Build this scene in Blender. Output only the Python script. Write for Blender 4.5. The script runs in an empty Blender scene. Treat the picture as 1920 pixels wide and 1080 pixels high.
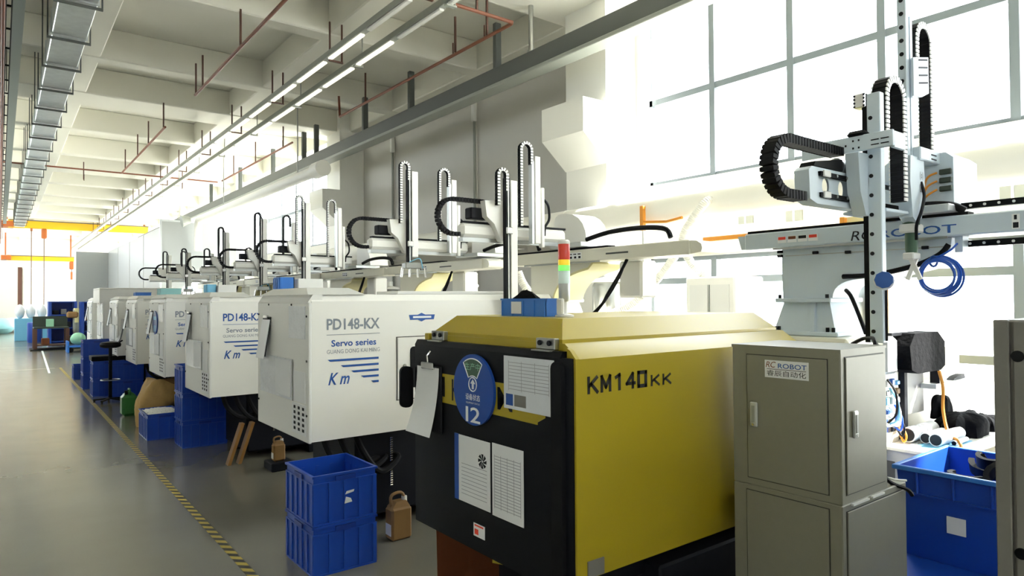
import bpy, bmesh, math, random
from mathutils import Vector, Matrix
from math import sin, cos, pi, radians
random.seed(11)
S = bpy.context.scene
COL = S.collection

# ------------------------------------------------------------------ camera
F_PX = 1250.0
psi, th, rho = radians(37.55), radians(0.92), 0.007
fw = Vector((sin(psi)*cos(th), cos(psi)*cos(th), sin(th)))
r0 = Vector((cos(psi), -sin(psi), 0.0)); u0 = r0.cross(fw)
rr = r0*cos(rho) - u0*sin(rho); uu = u0*cos(rho) + r0*sin(rho)
cam_d = bpy.data.cameras.new('camera'); cam = bpy.data.objects.new('camera', cam_d); COL.objects.link(cam)
cam_d.sensor_width = 36.0; cam_d.lens = F_PX/1920*36.0; cam_d.clip_end = 300; cam_d.clip_start = 0.05
bk = -fw
cam.matrix_world = Matrix(((rr.x, uu.x, bk.x, 0), (rr.y, uu.y, bk.y, 0), (rr.z, uu.z, bk.z, 1.8), (0, 0, 0, 1)))
S.camera = cam

# ------------------------------------------------------------------ light
S.view_settings.view_transform = 'Standard'; S.view_settings.look = 'None'
S.view_settings.gamma = 1.0; S.view_settings.use_curve_mapping = False
S.view_settings.exposure = 0.88
w = bpy.data.worlds.new('sky'); S.world = w; w.use_nodes = True
bg = w.node_tree.nodes['Background']; bg.inputs['Color'].default_value = (0.93, 0.97, 1.0, 1); bg.inputs['Strength'].default_value = 6.0
sun_d = bpy.data.lights.new('sun', 'SUN'); sun_d.energy = 22.0; sun_d.angle = radians(1.2); sun_d.color = (1.0, 0.96, 0.88)
sun = bpy.data.objects.new('sun', sun_d); COL.objects.link(sun)
sun.rotation_euler = Vector((-0.55, 0.40, -0.70)).to_track_quat('-Z', 'Y').to_euler()
def portal(x, y, z, sx, sy, rot):
    d = bpy.data.lights.new('window_daylight', 'AREA'); d.shape = 'RECTANGLE'; d.size = sx; d.size_y = sy
    d.cycles.is_portal = True
    o = bpy.data.objects.new('window_daylight', d); COL.objects.link(o); o.location = (x, y, z); o.rotation_euler = rot
# daylight openings guide the sampling of the sky, they add no light of their own
portal(8.6, 2.5, 4.95, 9.2, 3.0, (0, radians(90), radians(180)))
portal(8.6, 2.5, 1.4, 9.2, 2.2, (0, radians(90), radians(180)))
portal(8.6, 37.6, 4.95, 39.0, 3.0, (0, radians(90), radians(180)))
portal(-4.5, 40.0, 5.3, 44.0, 2.2, (0, radians(-90), radians(180)))

# ------------------------------------------------------------------ materials
def lin(c):
    return tuple(((v/255.0)/12.92 if v/255.0 <= 0.04045 else ((v/255.0+0.055)/1.055)**2.4) for v in c)
MATS = {}
def M(name, col=(200, 200, 200), rough=0.5, metal=0.0, spec=0.5, var=0.0, scale=6.0, bump=0.0, emit=None, es=1.0, coat=0.0, alpha=None):
    if name in MATS: return MATS[name]
    m = bpy.data.materials.new(name); m.use_nodes = True; nt = m.node_tree; b = nt.nodes['Principled BSDF']
    c = lin(col); b.inputs['Base Color'].default_value = (*c, 1)
    b.inputs['Roughness'].default_value = rough; b.inputs['Metallic'].default_value = metal
    b.inputs['Specular IOR Level'].default_value = spec
    if coat: b.inputs['Coat Weight'].default_value = coat; b.inputs['Coat Roughness'].default_value = 0.1
    if var or bump:
        tc = nt.nodes.new('ShaderNodeTexCoord'); nz = nt.nodes.new('ShaderNodeTexNoise')
        nz.inputs['Scale'].default_value = scale; nz.inputs['Detail'].default_value = 4.0
        nt.links.new(tc.outputs['Object'], nz.inputs['Vector'])
        if var:
            mx = nt.nodes.new('ShaderNodeMix'); mx.data_type = 'RGBA'
            mx.inputs[6].default_value = (*[v*(1-var) for v in c], 1); mx.inputs[7].default_value = (*[min(1, v*(1+var)) for v in c], 1)
            nt.links.new(nz.outputs['Fac'], mx.inputs[0]); nt.links.new(mx.outputs[2], b.inputs['Base Color'])
        if bump:
            bp = nt.nodes.new('ShaderNodeBump'); bp.inputs['Strength'].default_value = bump; bp.inputs['Distance'].default_value = 0.01
            nt.links.new(nz.outputs['Fac'], bp.inputs['Height']); nt.links.new(bp.outputs['Normal'], b.inputs['Normal'])
    if emit:
        b.inputs['Emission Color'].default_value = (*lin(emit), 1); b.inputs['Emission Strength'].default_value = es
    MATS[name] = m; return m
def M_clear(name, tint, gloss=0.06):
    """clear pane: mostly transparent with a weak mirror"""
    if name in MATS: return MATS[name]
    m = bpy.data.materials.new(name); m.use_nodes = True; nt = m.node_tree; nt.nodes.clear()
    o = nt.nodes.new('ShaderNodeOutputMaterial'); t = nt.nodes.new('ShaderNodeBsdfTransparent'); g = nt.nodes.new('ShaderNodeBsdfGlossy')
    mx = nt.nodes.new('ShaderNodeMixShader'); t.inputs['Color'].default_value = (*tint, 1); g.inputs['Roughness'].default_value = 0.05
    mx.inputs[0].default_value = gloss
    nt.links.new(t.outputs[0], mx.inputs[1]); nt.links.new(g.outputs[0], mx.inputs[2]); nt.links.new(mx.outputs[0], o.inputs[0])
    MATS[name] = m; return m

M('white', (236, 235, 229), 0.35, var=0.03, scale=2)
M('white2', (226, 226, 222), 0.4)
M('cream', (232, 228, 208), 0.4, var=0.04)
M('yellow', (168, 149, 28), 0.36, var=0.05, scale=2.5)
M('black', (12, 13, 16), 0.6, spec=0.18)
M('rubber', (18, 18, 21), 0.65, spec=0.2)
M('black_door', (9, 12, 19), 0.45, spec=0.22, var=0.1, scale=3)
M('navy', (12, 15, 24), 0.6, spec=0.2, var=0.15)
M('crate', (22, 70, 172), 0.38, var=0.08, scale=9)
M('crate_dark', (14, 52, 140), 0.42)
M('tray', (50, 118, 205), 0.35)
M('lightblue', (120, 190, 225), 0.4)
M('teal', (150, 205, 205), 0.4)
M('cabinet', (132, 131, 116), 0.45, var=0.04, scale=30)
M('groove', (58, 58, 52), 0.6)
M('robot', (202, 215, 225), 0.35)
M('robot_cream', (228, 226, 212), 0.35, var=0.04)
M('neck_cream', (222, 214, 160), 0.42, var=0.05)
M('steel', (170, 172, 170), 0.3, 1.0)
M('chrome', (215, 215, 215), 0.15, 1.0)
M('alu', (198, 202, 202), 0.38, 0.6)
M('galv', (206, 212, 212), 0.3, 0.45, var=0.22, scale=7, bump=0.25)
M('girder', (136, 146, 142), 0.5)
M('rail_grey', (84, 88, 84), 0.5)
M('track_grey', (150, 154, 146), 0.45)
M('ceiling', (230, 228, 216), 0.85, var=0.03, scale=1.5)
M('concrete', (226, 222, 212), 0.8, var=0.05)
M('wall', (214, 212, 204), 0.7, var=0.02)
M('wall_grey', (198, 196, 189), 0.6, var=0.03, scale=1)
M('wall_white', (238, 237, 230), 0.65)
M('partition', (160, 163, 160), 0.35, var=0.02)
M('frame', (124, 133, 138), 0.45, 0.2)
M('rust', (122, 68, 44), 0.55, var=0.15)
M('dark_rust', (84, 52, 38), 0.6)
M('duct_white', (236, 234, 224), 0.5)
M('crane', (240, 182, 20), 0.4)
M('crane_end', (170, 90, 30), 0.5)
M('tube', (250, 250, 240), 0.4, emit=(255, 250, 232), es=0.6)
M('paper', (226, 228, 230), 0.5, var=0.02)
M('film', (214, 218, 224), 0.12, var=0.05, scale=14, bump=0.5)
M('ink', (30, 31, 36), 0.65, spec=0.2)
M('print_grey', (150, 152, 158), 0.6)
M('letter_blue', (34, 84, 160), 0.4)
M('letter_grey', (134, 142, 152), 0.4)
M('letter_black', (26, 26, 22), 0.5)
M('sign_blue', (26, 72, 158), 0.3)
M('sign_white', (235, 238, 240), 0.4)
M('green_dark', (70, 100, 80), 0.5)
M('kraft', (196, 160, 98), 0.75, var=0.1, scale=12, bump=0.6)
M('tan', (140, 106, 62), 0.6, var=0.1)
M('brown', (120, 66, 34), 0.7, var=0.12)
M('wood', (140, 98, 44), 0.55, var=0.15, scale=14)
M('green_can', (46, 112, 52), 0.4)
M('orange', (214, 140, 40), 0.5)
M('hose_white', (232, 230, 222), 0.4)
M('hose_blue', (24, 80, 180), 0.3)
M('grey_box', (120, 118, 112), 0.45, var=0.04, scale=40)
M('cloth', (11, 11, 14), 0.9, spec=0.1, var=0.3, scale=20, bump=0.8)
M('red', (168, 44, 24), 0.3, emit=(168, 44, 24), es=0.25)
M('amber', (225, 190, 30), 0.3, emit=(225, 190, 30), es=0.35)
M('green', (110, 205, 90), 0.3, emit=(110, 205, 90), es=0.6)
M('lampwhite', (225, 245, 240), 0.3)
M('bench_green', (52, 62, 52), 0.5)
M('rack_blue', (28, 70, 160), 0.4)
M('pellet', (236, 236, 230), 0.5)
M('mint', (150, 205, 170), 0.6)
M_clear('glass', (0.97, 0.99, 1.0))
M_clear('hopper_glass', (0.86, 0.86, 0.8), 0.15)

def M_tape():
    m = bpy.data.materials.new('hazard_tape'); m.use_nodes = True; nt = m.node_tree; b = nt.nodes['Principled BSDF']
    tc = nt.nodes.new('ShaderNodeTexCoord'); sp = nt.nodes.new('ShaderNodeSeparateXYZ'); nt.links.new(tc.outputs['Object'], sp.inputs[0])
    ad = nt.nodes.new('ShaderNodeMath'); ad.operation = 'ADD'; nt.links.new(sp.outputs['Y'], ad.inputs[0]); nt.links.new(sp.outputs['X'], ad.inputs[1])
    ml = nt.nodes.new('ShaderNodeMath'); ml.operation = 'MULTIPLY'; ml.inputs[1].default_value = 7.5; nt.links.new(ad.outputs[0], ml.inputs[0])
    fr = nt.nodes.new('ShaderNodeMath'); fr.operation = 'FRACT'; nt.links.new(ml.outputs[0], fr.inputs[0])
    gt = nt.nodes.new('ShaderNodeMath'); gt.operation = 'GREATER_THAN'; gt.inputs[1].default_value = 0.5; nt.links.new(fr.outputs[0], gt.inputs[0])
    mx = nt.nodes.new('ShaderNodeMix'); mx.data_type = 'RGBA'; mx.inputs[6].default_value = (*lin((196, 174, 74)), 1); mx.inputs[7].default_value = (*lin((30, 29, 24)), 1)
    nt.links.new(gt.outputs[0], mx.inputs[0]); nt.links.new(mx.outputs[2], b.inputs['Base Color']); b.inputs['Roughness'].default_value = 0.4
    MATS['tape'] = m
M_tape()
def M_floor():
    m = bpy.data.materials.new('epoxy_floor'); m.use_nodes = True; nt = m.node_tree; b = nt.nodes['Principled BSDF']
    tc = nt.nodes.new('ShaderNodeTexCoord'); n1 = nt.nodes.new('ShaderNodeTexNoise'); n1.inputs['Scale'].default_value = 0.8; n1.inputs['Detail'].default_value = 6
    nt.links.new(tc.outputs['Object'], n1.inputs['Vector'])
    mx = nt.nodes.new('ShaderNodeMix'); mx.data_type = 'RGBA'; mx.inputs[6].default_value = (*lin((100, 98, 89)), 1); mx.inputs[7].default_value = (*lin((122, 120, 108)), 1)
    nt.links.new(n1.outputs['Fac'], mx.inputs[0]); nt.links.new(mx.outputs[2], b.inputs['Base Color'])
    n2 = nt.nodes.new('ShaderNodeTexNoise'); n2.inputs['Scale'].default_value = 2.2; nt.links.new(tc.outputs['Object'], n2.inputs['Vector'])
    mr = nt.nodes.new('ShaderNodeMapRange'); mr.inputs[3].default_value = 0.15; mr.inputs[4].default_value = 0.24
    nt.links.new(n2.outputs['Fac'], mr.inputs[0]); nt.links.new(mr.outputs[0], b.inputs['Roughness'])
    MATS['floor'] = m
M_floor()

# ------------------------------------------------------------------ mesh helpers
class MB:
    def __init__(s): s.v = []; s.f = []
    def add(s, vs, fs):
        n = len(s.v); s.v += [tuple(v) for v in vs]; s.f += [tuple(i+n for i in f) for f in fs]; return s
    def box(s, x0, x1, y0, y1, z0, z1):
        vs = [(x, y, z) for x in (x0, x1) for y in (y0, y1) for z in (z0, z1)]
        return s.add(vs, [(0, 1, 3, 2), (4, 6, 7, 5), (0, 4, 5, 1), (2, 3, 7, 6), (0, 2, 6, 4), (1, 5, 7, 3)])
    def bb(s, x0, x1, y0, y1, z0, z1, b=0.01):
        b = min(b, (x1-x0)*.49, (y1-y0)*.49, (z1-z0)*.49)
        lo = (x0, y0, z0); hi = (x1, y1, z1); idx = {}; vs = []
        for sx in (0, 1):
            for sy in (0, 1):
                for sz in (0, 1):
                    sg = (sx, sy, sz)
                    for k in range(3):
                        p = [(hi[a] if sg[a] else lo[a]) if a == k else ((hi[a]-b) if sg[a] else (lo[a]+b)) for a in range(3)]
                        idx[(sg, k)] = len(vs); vs.append(p)
        fs = []
        for k in range(3):
            a, c = [(1, 2), (0, 2), (0, 1)][k]
            for sk in (0, 1):
                q = []
                for (i, j) in ((0, 0), (1, 0), (1, 1), (0, 1)):
                    g = [0, 0, 0]; g[k] = sk; g[a] = i; g[c] = j; q.append(idx[(tuple(g), k)])
                fs.append(q)
        for k in range(3):
            a, c = [(1, 2), (0, 2), (0, 1)][k]
            for i in (0, 1):
                for j in (0, 1):
                    g0 = [0, 0, 0]; g0[a] = i; g0[c] = j; g1 = list(g0); g1[k] = 1; g0, g1 = tuple(g0), tuple(g1)
                    fs.append((idx[(g0, a)], idx[(g1, a)], idx[(g1, c)], idx[(g0, c)]))
        for sx in (0, 1):
            for sy in (0, 1):
                for sz in (0, 1):
                    fs.append(tuple(idx[((sx, sy, sz), k)] for k in range(3)))
        return s.add(vs, fs)
    def prism(s, axis, poly, a, b):
        n = len(poly)
        def P(p, t):
            return {'x': (t, p[0], p[1]), 'y': (p[0], t, p[1]), 'z': (p[0], p[1], t)}[axis]
        vs = [P(p, a) for p in poly] + [P(p, b) for p in poly]
        fs = [tuple(range(n)), tuple(range(2*n-1, n-1, -1))] + [(i, (i+1) % n, n+(i+1) % n, n+i) for i in range(n)]
        return s.add(vs, fs)
    def frustum(s, x0, x1, y0, y1, z0, X0, X1, Y0, Y1, z1):
        vs = [(x0, y0, z0), (x1, y0, z0), (x1, y1, z0), (x0, y1, z0), (X0, Y0, z1), (X1, Y0, z1), (X1, Y1, z1), (X0, Y1, z1)]
        return s.add(vs, [(3, 2, 1, 0), (4, 5, 6, 7), (0, 1, 5, 4), (1, 2, 6, 5), (2, 3, 7, 6), (3, 0, 4, 7)])
    def cyl(s, p0, p1, r0, r1=None, seg=12):
        return s.tube([p0, p1], [r0, r0 if r1 is None else r1], seg)
    def tube(s, pts, r, seg=8, closed=False):
        pts = [Vector(p) for p in pts]; n = len(pts)
        rs = r if isinstance(r, (list, tuple)) else [r]*n
        vs = []; fs = []; up = None
        for i, p in enumerate(pts):
            if closed: t = (pts[(i+1) % n]-pts[i-1])
            else: t = pts[min(i+1, n-1)]-pts[max(i-1, 0)]
            t.normalize()
            if up is None:
                up = Vector((0, 0, 1)) if abs(t.z) < 0.9 else Vector((1, 0, 0))
            a = t.cross(up)
            if a.length < 1e-4: a = t.cross(Vector((0.3, 1, 0.2)))
            a.normalize(); up = a.cross(t); up.normalize()
            for k in range(seg):
                g = 2*pi*k/seg; vs.append(p+(a*cos(g)+up*sin(g))*rs[i])
        m = n if closed else n-1
        for i in range(m):
            j = (i+1) % n
            for k in range(seg):
                fs.append((i*seg+k, i*seg+(k+1) % seg, j*seg+(k+1) % seg, j*seg+k))
        if not closed: fs += [tuple(range(seg-1, -1, -1)), tuple((n-1)*seg+k for k in range(seg))]
        return s.add(vs, fs)
    def lathe(s, c, prof, seg=20):
        vs = []; fs = []; n = len(prof)
        for (r, z) in prof:
            for k in range(seg):
                g = 2*pi*k/seg; vs.append((c[0]+r*cos(g), c[1]+r*sin(g), c[2]+z))
        for i in range(n-1):
            for k in range(seg):
                fs.append((i*seg+k, i*seg+(k+1) % seg, (i+1)*seg+(k+1) % seg, (i+1)*seg+k))
        fs += [tuple(range(seg-1, -1, -1)), tuple((n-1)*seg+k for k in range(seg))]
        return s.add(vs, fs)
    def quad(s, a, b, c, d): return s.add([a, b, c, d], [(0, 1, 2, 3)])
    def obox(s, c, t, n, l, w, h):
        """oriented box: centre c, along t (length l), normal n (height h), width axis t x n (w)"""
        c = Vector(c); t = Vector(t).normalized(); n = Vector(n).normalized(); b = t.cross(n)
        vs = [c+t*(i*l/2)+b*(j*w/2)+n*(k*h/2) for i in (-1, 1) for j in (-1, 1) for k in (-1, 1)]
        return s.add(vs, [(0, 1, 3, 2), (4, 6, 7, 5), (0, 4, 5, 1), (2, 3, 7, 6), (0, 2, 6, 4), (1, 5, 7, 3)])
def to_mesh(mb, mat, off=(0, 0, 0), name='m', angle=35):
    me = bpy.data.meshes.new(name); ox, oy, oz = off
    me.from_pydata([(x-ox, y-oy, z-oz) for (x, y, z) in mb.v], [], mb.f)
    bm = bmesh.new(); bm.from_mesh(me); bmesh.ops.recalc_face_normals(bm, faces=bm.faces); bm.to_mesh(me); bm.free()
    me.polygons.foreach_set('use_smooth', [True]*len(me.polygons)); me.set_sharp_from_angle(angle=radians(angle))
    me.materials.append(MATS[mat]); return me
def wpos(o):
    p = Vector((0, 0, 0))
    while o: p += o.location; o = o.parent
    return p
TINY = {'bolts', 'screws', 'slots', 'bolt_holes', 'printed_lines', 'pictograms', 'chain_side', 'cable_chain', 'ribs', 'sticker_print', 'clamp_bolts', 'printed_flower', 'plate_print', 'status_print', 'spring_chain', 'torn_label', 'lettering'}
def part(name, mb, mat, parent, label=None, kind=None):
    if name in TINY: kind = 'stuff'
    off = wpos(parent); o = bpy.data.objects.new(name, to_mesh(mb, mat, off, name)); COL.objects.link(o); o.parent = parent
    if label: o['label'] = label
    if kind: o['kind'] = kind
    return o
def tag(o, label, cat, group=None):
    o['label'] = label; o['category'] = cat
    if group: o['group'] = group
    return o
def thing(name, label, cat, loc, group=None):
    o = bpy.data.objects.new(name, None); COL.objects.link(o); o.location = loc; o.empty_display_size = 0.1
    return tag(o, label, cat, group)
def single(name, mb, mat, label, cat, loc, group=None):
    o = bpy.data.objects.new(name, to_mesh(mb, mat, loc, name)); COL.objects.link(o); o.location = loc
    return tag(o, label, cat, group)
def struct(name, mb, mat, parent=None):
    if parent: return part(name, mb, mat, parent)
    o = bpy.data.objects.new(name, to_mesh(mb, mat, (0, 0, 0), name)); COL.objects.link(o); o['kind'] = 'structure'; return o
def sempty(name, loc=(0, 0, 0)):
    o = bpy.data.objects.new(name, None); COL.objects.link(o); o.location = loc; o['kind'] = 'structure'; return o
def copy_tree(o, parent=None):
    c = o.copy(); COL.objects.link(c); c.parent = parent
    for ch in list(o.children): copy_tree(ch, c)
    return c
def again(name, src, parent, loc):
    """a further piece sharing the mesh of src"""
    o = bpy.data.objects.new(name, src.data); COL.objects.link(o); o.parent = parent; o.location = loc; return o
TXT = {}
def text_pts(s, bold=False, shear=0.0):
    k = (s, bold, shear)
    if k in TXT: return TXT[k]
    cu = bpy.data.curves.new('t', 'FONT'); cu.body = s; cu.size = 1.0; cu.shear = shear
    if bold: cu.offset = 0.010 if bold is True else bold
    cu.resolution_u = 3
    o = bpy.data.objects.new('t', cu); COL.objects.link(o)
    dg = bpy.context.evaluated_depsgraph_get(); me = bpy.data.meshes.new_from_object(o.evaluated_get(dg))
    vs = [tuple(v.co) for v in me.vertices]; fs = [tuple(p.vertices) for p in me.polygons]
    bpy.data.objects.remove(o); bpy.data.curves.remove(cu); bpy.data.meshes.remove(me)
    TXT[k] = (vs, fs); return TXT[k]
def lettering(s, face, x, y, z, wdt, hgt, mat, parent, bold=False, shear=0.0, name='lettering'):
    """flat lettering; face '-y': runs along +x at plane y; face '-x': runs along -y at plane x; (x,y,z) lower left corner"""
    if len(s) == 2:
        bx = []
        for chh in s:
            g = text_pts(chh, bold, shear)[0]; bx.append((max(v[0] for v in g)-min(v[0] for v in g), max(v[1] for v in g)-min(v[1] for v in g)))
        gp = 0.10; k = wdt/(bx[0][0]+bx[1][0]+gp); kh = hgt/max(bx[0][1], bx[1][1]); o = None; cx = 0.0
        for chh, (bw, bh) in zip(s, bx):
            o = lettering(chh, face, x+(cx if face == '-y' else 0), y-(cx if face == '-x' else 0), z, bw*k, bh*kh, mat, parent, bold, shear, 'letter'); cx += (bw+gp)*k
        return o
    vs, fs = text_pts(s, bold, shear)
    if not vs: return None
    ax = [v[0] for v in vs]; ay = [v[1] for v in vs]; x0, x1, y0, y1 = min(ax), max(ax), min(ay), max(ay)
    q = [((v[0]-x0)/(x1-x0)*wdt, (v[1]-y0)/(y1-y0)*hgt) for v in vs]
    mb = MB()
    mb.add([(x+a, y, z+b) if face == '-y' else (x, y-a, z+b) for (a, b) in q], fs)
    return part(name, mb, mat, parent)
def rrect(y0, y1, z0, z1, r, n=4):
    p = []
    for (cy, cz, a0) in ((y1-r, z1-r, 0), (y0+r, z1-r, 90), (y0+r, z0+r, 180), (y1-r, z0+r, 270)):
        for k in range(n+1):
            a = radians(a0+90*k/n); p.append((cy+r*cos(a), cz+r*sin(a)))
    return p
def spline(pts, n=6):
    P = [Vector(p) for p in pts]; out = []
    for i in range(len(P)-1):
        p0 = P[max(i-1, 0)]; p1 = P[i]; p2 = P[i+1]; p3 = P[min(i+2, len(P)-1)]
        for k in range(n):
            t = k/n; out.append(0.5*((2*p1)+(p2-p0)*t+(2*p0-5*p1+4*p2-p3)*t*t+(3*p1-p0-3*p2+p3)*t**3))
    out.append(P[-1]); return out

STROKES = {'K': [((0, 0), (0, 1)), ((0.05, 0.42), (0.95, 1)), ((0.30, 0.58), (1, 0))], 'M': [((0, 0), (0, 1)), ((1, 0), (1, 1)), ((0, 1), (0.5, 0.25)), ((1, 1), (0.5, 0.25))],
           '1': [((0.62, 0), (0.62, 1)), ((0.62, 1), (0.2, 0.86))], '4': [((0.78, 0), (0.78, 1)), ((0.78, 1), (0.02, 0.3)), ((0.02, 0.3), (1, 0.3))], '0': [((0, 0), (0, 1)), ((1, 0), (1, 1)), ((0, 0), (1, 0)), ((0, 1), (1, 1))]}
def stroke_letters(s, x, y, z, cw, ch, gap, th, mat, parent):
    for i, chh in enumerate(s):
        m = MB(); ox = x+i*(cw+gap)
        for (a, b) in STROKES[chh]:
            p = Vector((ox+th/2+a[0]*(cw-th), y, z+th/2+a[1]*(ch-th))); q = Vector((ox+th/2+b[0]*(cw-th), y, z+th/2+b[1]*(ch-th)))
            d = (q-p).normalized(); m.obox((p+q)/2, d, (0, 1, 0), (q-p).length+th*0.9, th, 0.0015)
        part('letter', m, mat, parent)
# ================================================================== the setting
YF, YB = 62.0, -7.0
fl = struct('floor', MB().box(-4, 8.3, YB, YF, -0.2, 0), 'floor')
struct('ground', MB().box(8.31, 90, -60, 120, -0.6, -0.2), 'concrete')
struct('ground', MB().box(-90, -4.3, -60, 120, -0.6, -0.2), 'concrete')
mb = MB()
for ya, yb in ((-7, 8.05), ):
    mb.box(8.0, 8.25, ya, yb, 2.4, 3.53)
    mb.box(8.0, 8.25, ya, yb, 0, 0.35)
mb.box(8.0, 8.25, 8.05, 17.15, 0, 7.0); mb.box(8.0, 8.25, -7, -1.98, 0.35, 2.4); mb.box(8.0, 8.25, -7, -1.98, 3.53, 6.36)
mb.box(8.0, 8.25, 17.15, YF, 2.4, 3.53); mb.box(8.0, 8.25, 17.15, YF, 0, 0.35)
mb.box(8.0, 8.25, -7, 8.05, 6.36, 7.0); mb.box(8.0, 8.25, 17.15, YF, 6.36, 7.0)
wr = struct('wall_right', mb, 'wall_grey')
# painted band under the near window and the white reveal beside it
part('wall_band', MB().box(7.985, 8.0, -7, 8.05, 2.42, 3.53), 'wall_white', wr)
part('reveal', MB().box(7.98, 8.0, 6.93, 7.12, 3.53, 6.4), 'wall_white', wr)
for k, yc in enumerate((15.3, 11.6)):
    part('panel_joint', MB().box(7.975, 8.0, yc-0.03, yc+0.03, 0, 6.4), 'wall', wr)
for (yy, zz) in ((5.19, 2.86), (4.5, 2.83), (2.2, 2.82), (3.3, 2.85)):
    vt = part('wall_vent', MB().box(7.965, 7.985, yy-0.11, yy+0.11, zz-0.07, zz+0.07), 'track_grey', wr)
    part('vent_bar', MB().box(7.955, 7.966, yy-0.012, yy+0.012, zz-0.07, zz+0.07), 'wall_white', vt)
struct('wall_left', MB().box(-4.25, -4, YB, 18.0, 0, 7.0).box(-4.25, -4, 18.0, YF, 0, 4.2).box(-4.25, -4, 18.0, YF, 6.4, 7.0), 'wall')
struct('wall_far', MB().box(-4, 8.3, YF, YF+0.25, 0, 7.0), 'wall_grey')
mb = MB(); mb.box(-4, 8.3, YB-0.25, YB, 0, 0.6); mb.box(-4, 8.3, YB-0.25, YB, 6.2, 7.0); mb.box(-4, -3.2, YB-0.25, YB, 0.6, 6.2); mb.box(7.5, 8.3, YB-0.25, YB, 0.6, 6.2); mb.box(-3.2, 7.5, YB-0.25, YB, 0.6, 5.0)
struct('wall_back', mb, 'wall')
# columns with corbels
for k, y0 in enumerate((-2.88, 7.12, 17.12, 27.12, 37.12, 47.12)):
    c = struct('column', MB().box(7.3, 8.0, y0, y0+0.9, 0, 7.0), 'wall_white')
    part('corbel', MB().prism('y', [(6.8, 4.27), (6.8, 4.78), (7.3, 4.78), (7.3, 3.85)], y0-0.02, y0+0.92), 'wall_white', c)
# ceiling: slab and beams
ce = struct('ceiling', MB().box(-4.25, 8.3, YB-0.25, YF+0.25, 7.0, 7.2), 'ceiling')
def beam(x0, x1, y0, y1, z0, b=0.02): part('beam', MB().bb(x0, x1, y0, y1, z0, 7.0, b), 'ceiling', ce)
for y0 in (-2.9, 7.2, 17.3, 27.3, 37.3, 47.3, 57.3):
    beam(-4, 8.0, y0, y0+1.15, 6.4)
    for d in (3.8, 7.45):
        if y0+d < 60: beam(-4, 8.0, y0+d, y0+d+0.36, 6.4)
for (x0, x1) in ((1.15, 1.5), (4.5, 4.85)): beam(x0, x1, YB, YF, 6.42)
beam(7.6, 8.0, YB, YF, 6.41)
# windows
WN = [0]
def window(axis, at, a0, a1, z0, z1, muls, bars, fr=0.045):
    WN[0] += 1; root = sempty('window_%d' % WN[0], (at, (a0+a1)/2, z0) if axis == 'x' else ((a0+a1)/2, at, z0))
    def bx(p, q, u, v, t=0.05): return MB().box(at-t, at+t, p, q, u, v) if axis == 'x' else MB().box(p, q, at-t, at+t, u, v)
    for (p, q, u, v) in ((a0, a1, z0, z0+0.06), (a0, a1, z1-0.06, z1), (a0, a0+0.06, z0, z1), (a1-0.06, a1, z0, z1)): part('window_frame', bx(p, q, u, v), 'frame', root)
    for m in muls: part('mullion', bx(m-fr, m+fr, z0, z1, 0.06), 'frame', root)
    for b in bars: part('transom', bx(a0, a1, b-fr, b+fr), 'frame', root)
    ys = [a0]+sorted(muls)+[a1]; zs = [z0]+sorted(bars)+[z1]
    for i in range(len(ys)-1):
        for j in range(len(zs)-1): part('pane', bx(ys[i]+fr, ys[i+1]-fr, zs[j]+fr, zs[j+1]-fr, 0.004), 'glass', root)
    return root
up = [5.77, 4.58, 3.46, 2.19, 1.03, -0.13]
window('x', 8.12, -1.97, 6.93, 3.53, 6.36, up, [4.83, 6.12])
window('x', 8.12, -1.97, 6.93, 0.35, 2.40, [5.77, 3.98, 2.19, 0.4], [2.05])
for y0 in (18.1, 28.1, 38.1, 48.1):
    window('x', 8.12, y0, y0+8.9, 3.53, 6.36, [y0+1.5*k for k in range(1, 6)], [4.83])
    window('x', 8.12, y0, y0+8.9, 0.35, 2.40, [y0+3*k for k in range(1, 3)], [])
window('y', YB-0.12, -3.2, 7.5, 5.0, 6.2, [-1.8, 0.0, 1.8, 3.6, 5.4], [])
for y0 in (18.0, 29.0, 40.0, 51.0):  # unseen left wall glazing, added to brighten the far end of the hall
    window('x', -4.12, y0, y0+11.0, 4.2, 6.4, [y0+2.2*k for k in range(1, 5)], [])
# partition room behind the machines
pt = struct('partition_wall', MB().box(4.3, 6.3, 25.0, 25.12, 0, 4.52), 'partition')
part('top_trim', MB().box(4.28, 6.32, 24.98, 25.14, 4.5, 4.56), 'alu', pt)
part('corner_trim', MB().box(4.27, 4.33, 24.97, 25.03, 0, 4.52), 'alu', pt)
pb = struct('partition_wall', MB().box(4.3, 4.42, 25.13, 38.7, 0, 4.3), 'partition')
for y in (28.4, 31.8, 35.2): part('panel_joint', MB().box(4.29, 4.301, y-0.02, y+0.02, 0, 4.3), 'wall_grey', pb)
pa = struct('partition_wall', MB().box(2.95, 4.42, 38.71, 38.83, 0, 4.25), 'partition')
# far end: dark door frame, door leaf and white shutter
d1 = struct('door_1', MB().box(1.35, 3.6, 61.9, 61.99, 0, 4.4), 'wall_white')
for k in range(9): part('shutter_slat', MB().box(1.4, 3.55, 61.87, 61.9, 0.3+0.45*k, 0.7+0.45*k), 'wall', d1)
part('door_frame', MB().box(1.05, 1.32, 61.7, 61.99, 0, 4.4), 'dark_rust', d1)
struct('trim_1', MB().box(0.0, 1.0, 58.0, 58.2, 0, 4.6), 'wall_grey')
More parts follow.
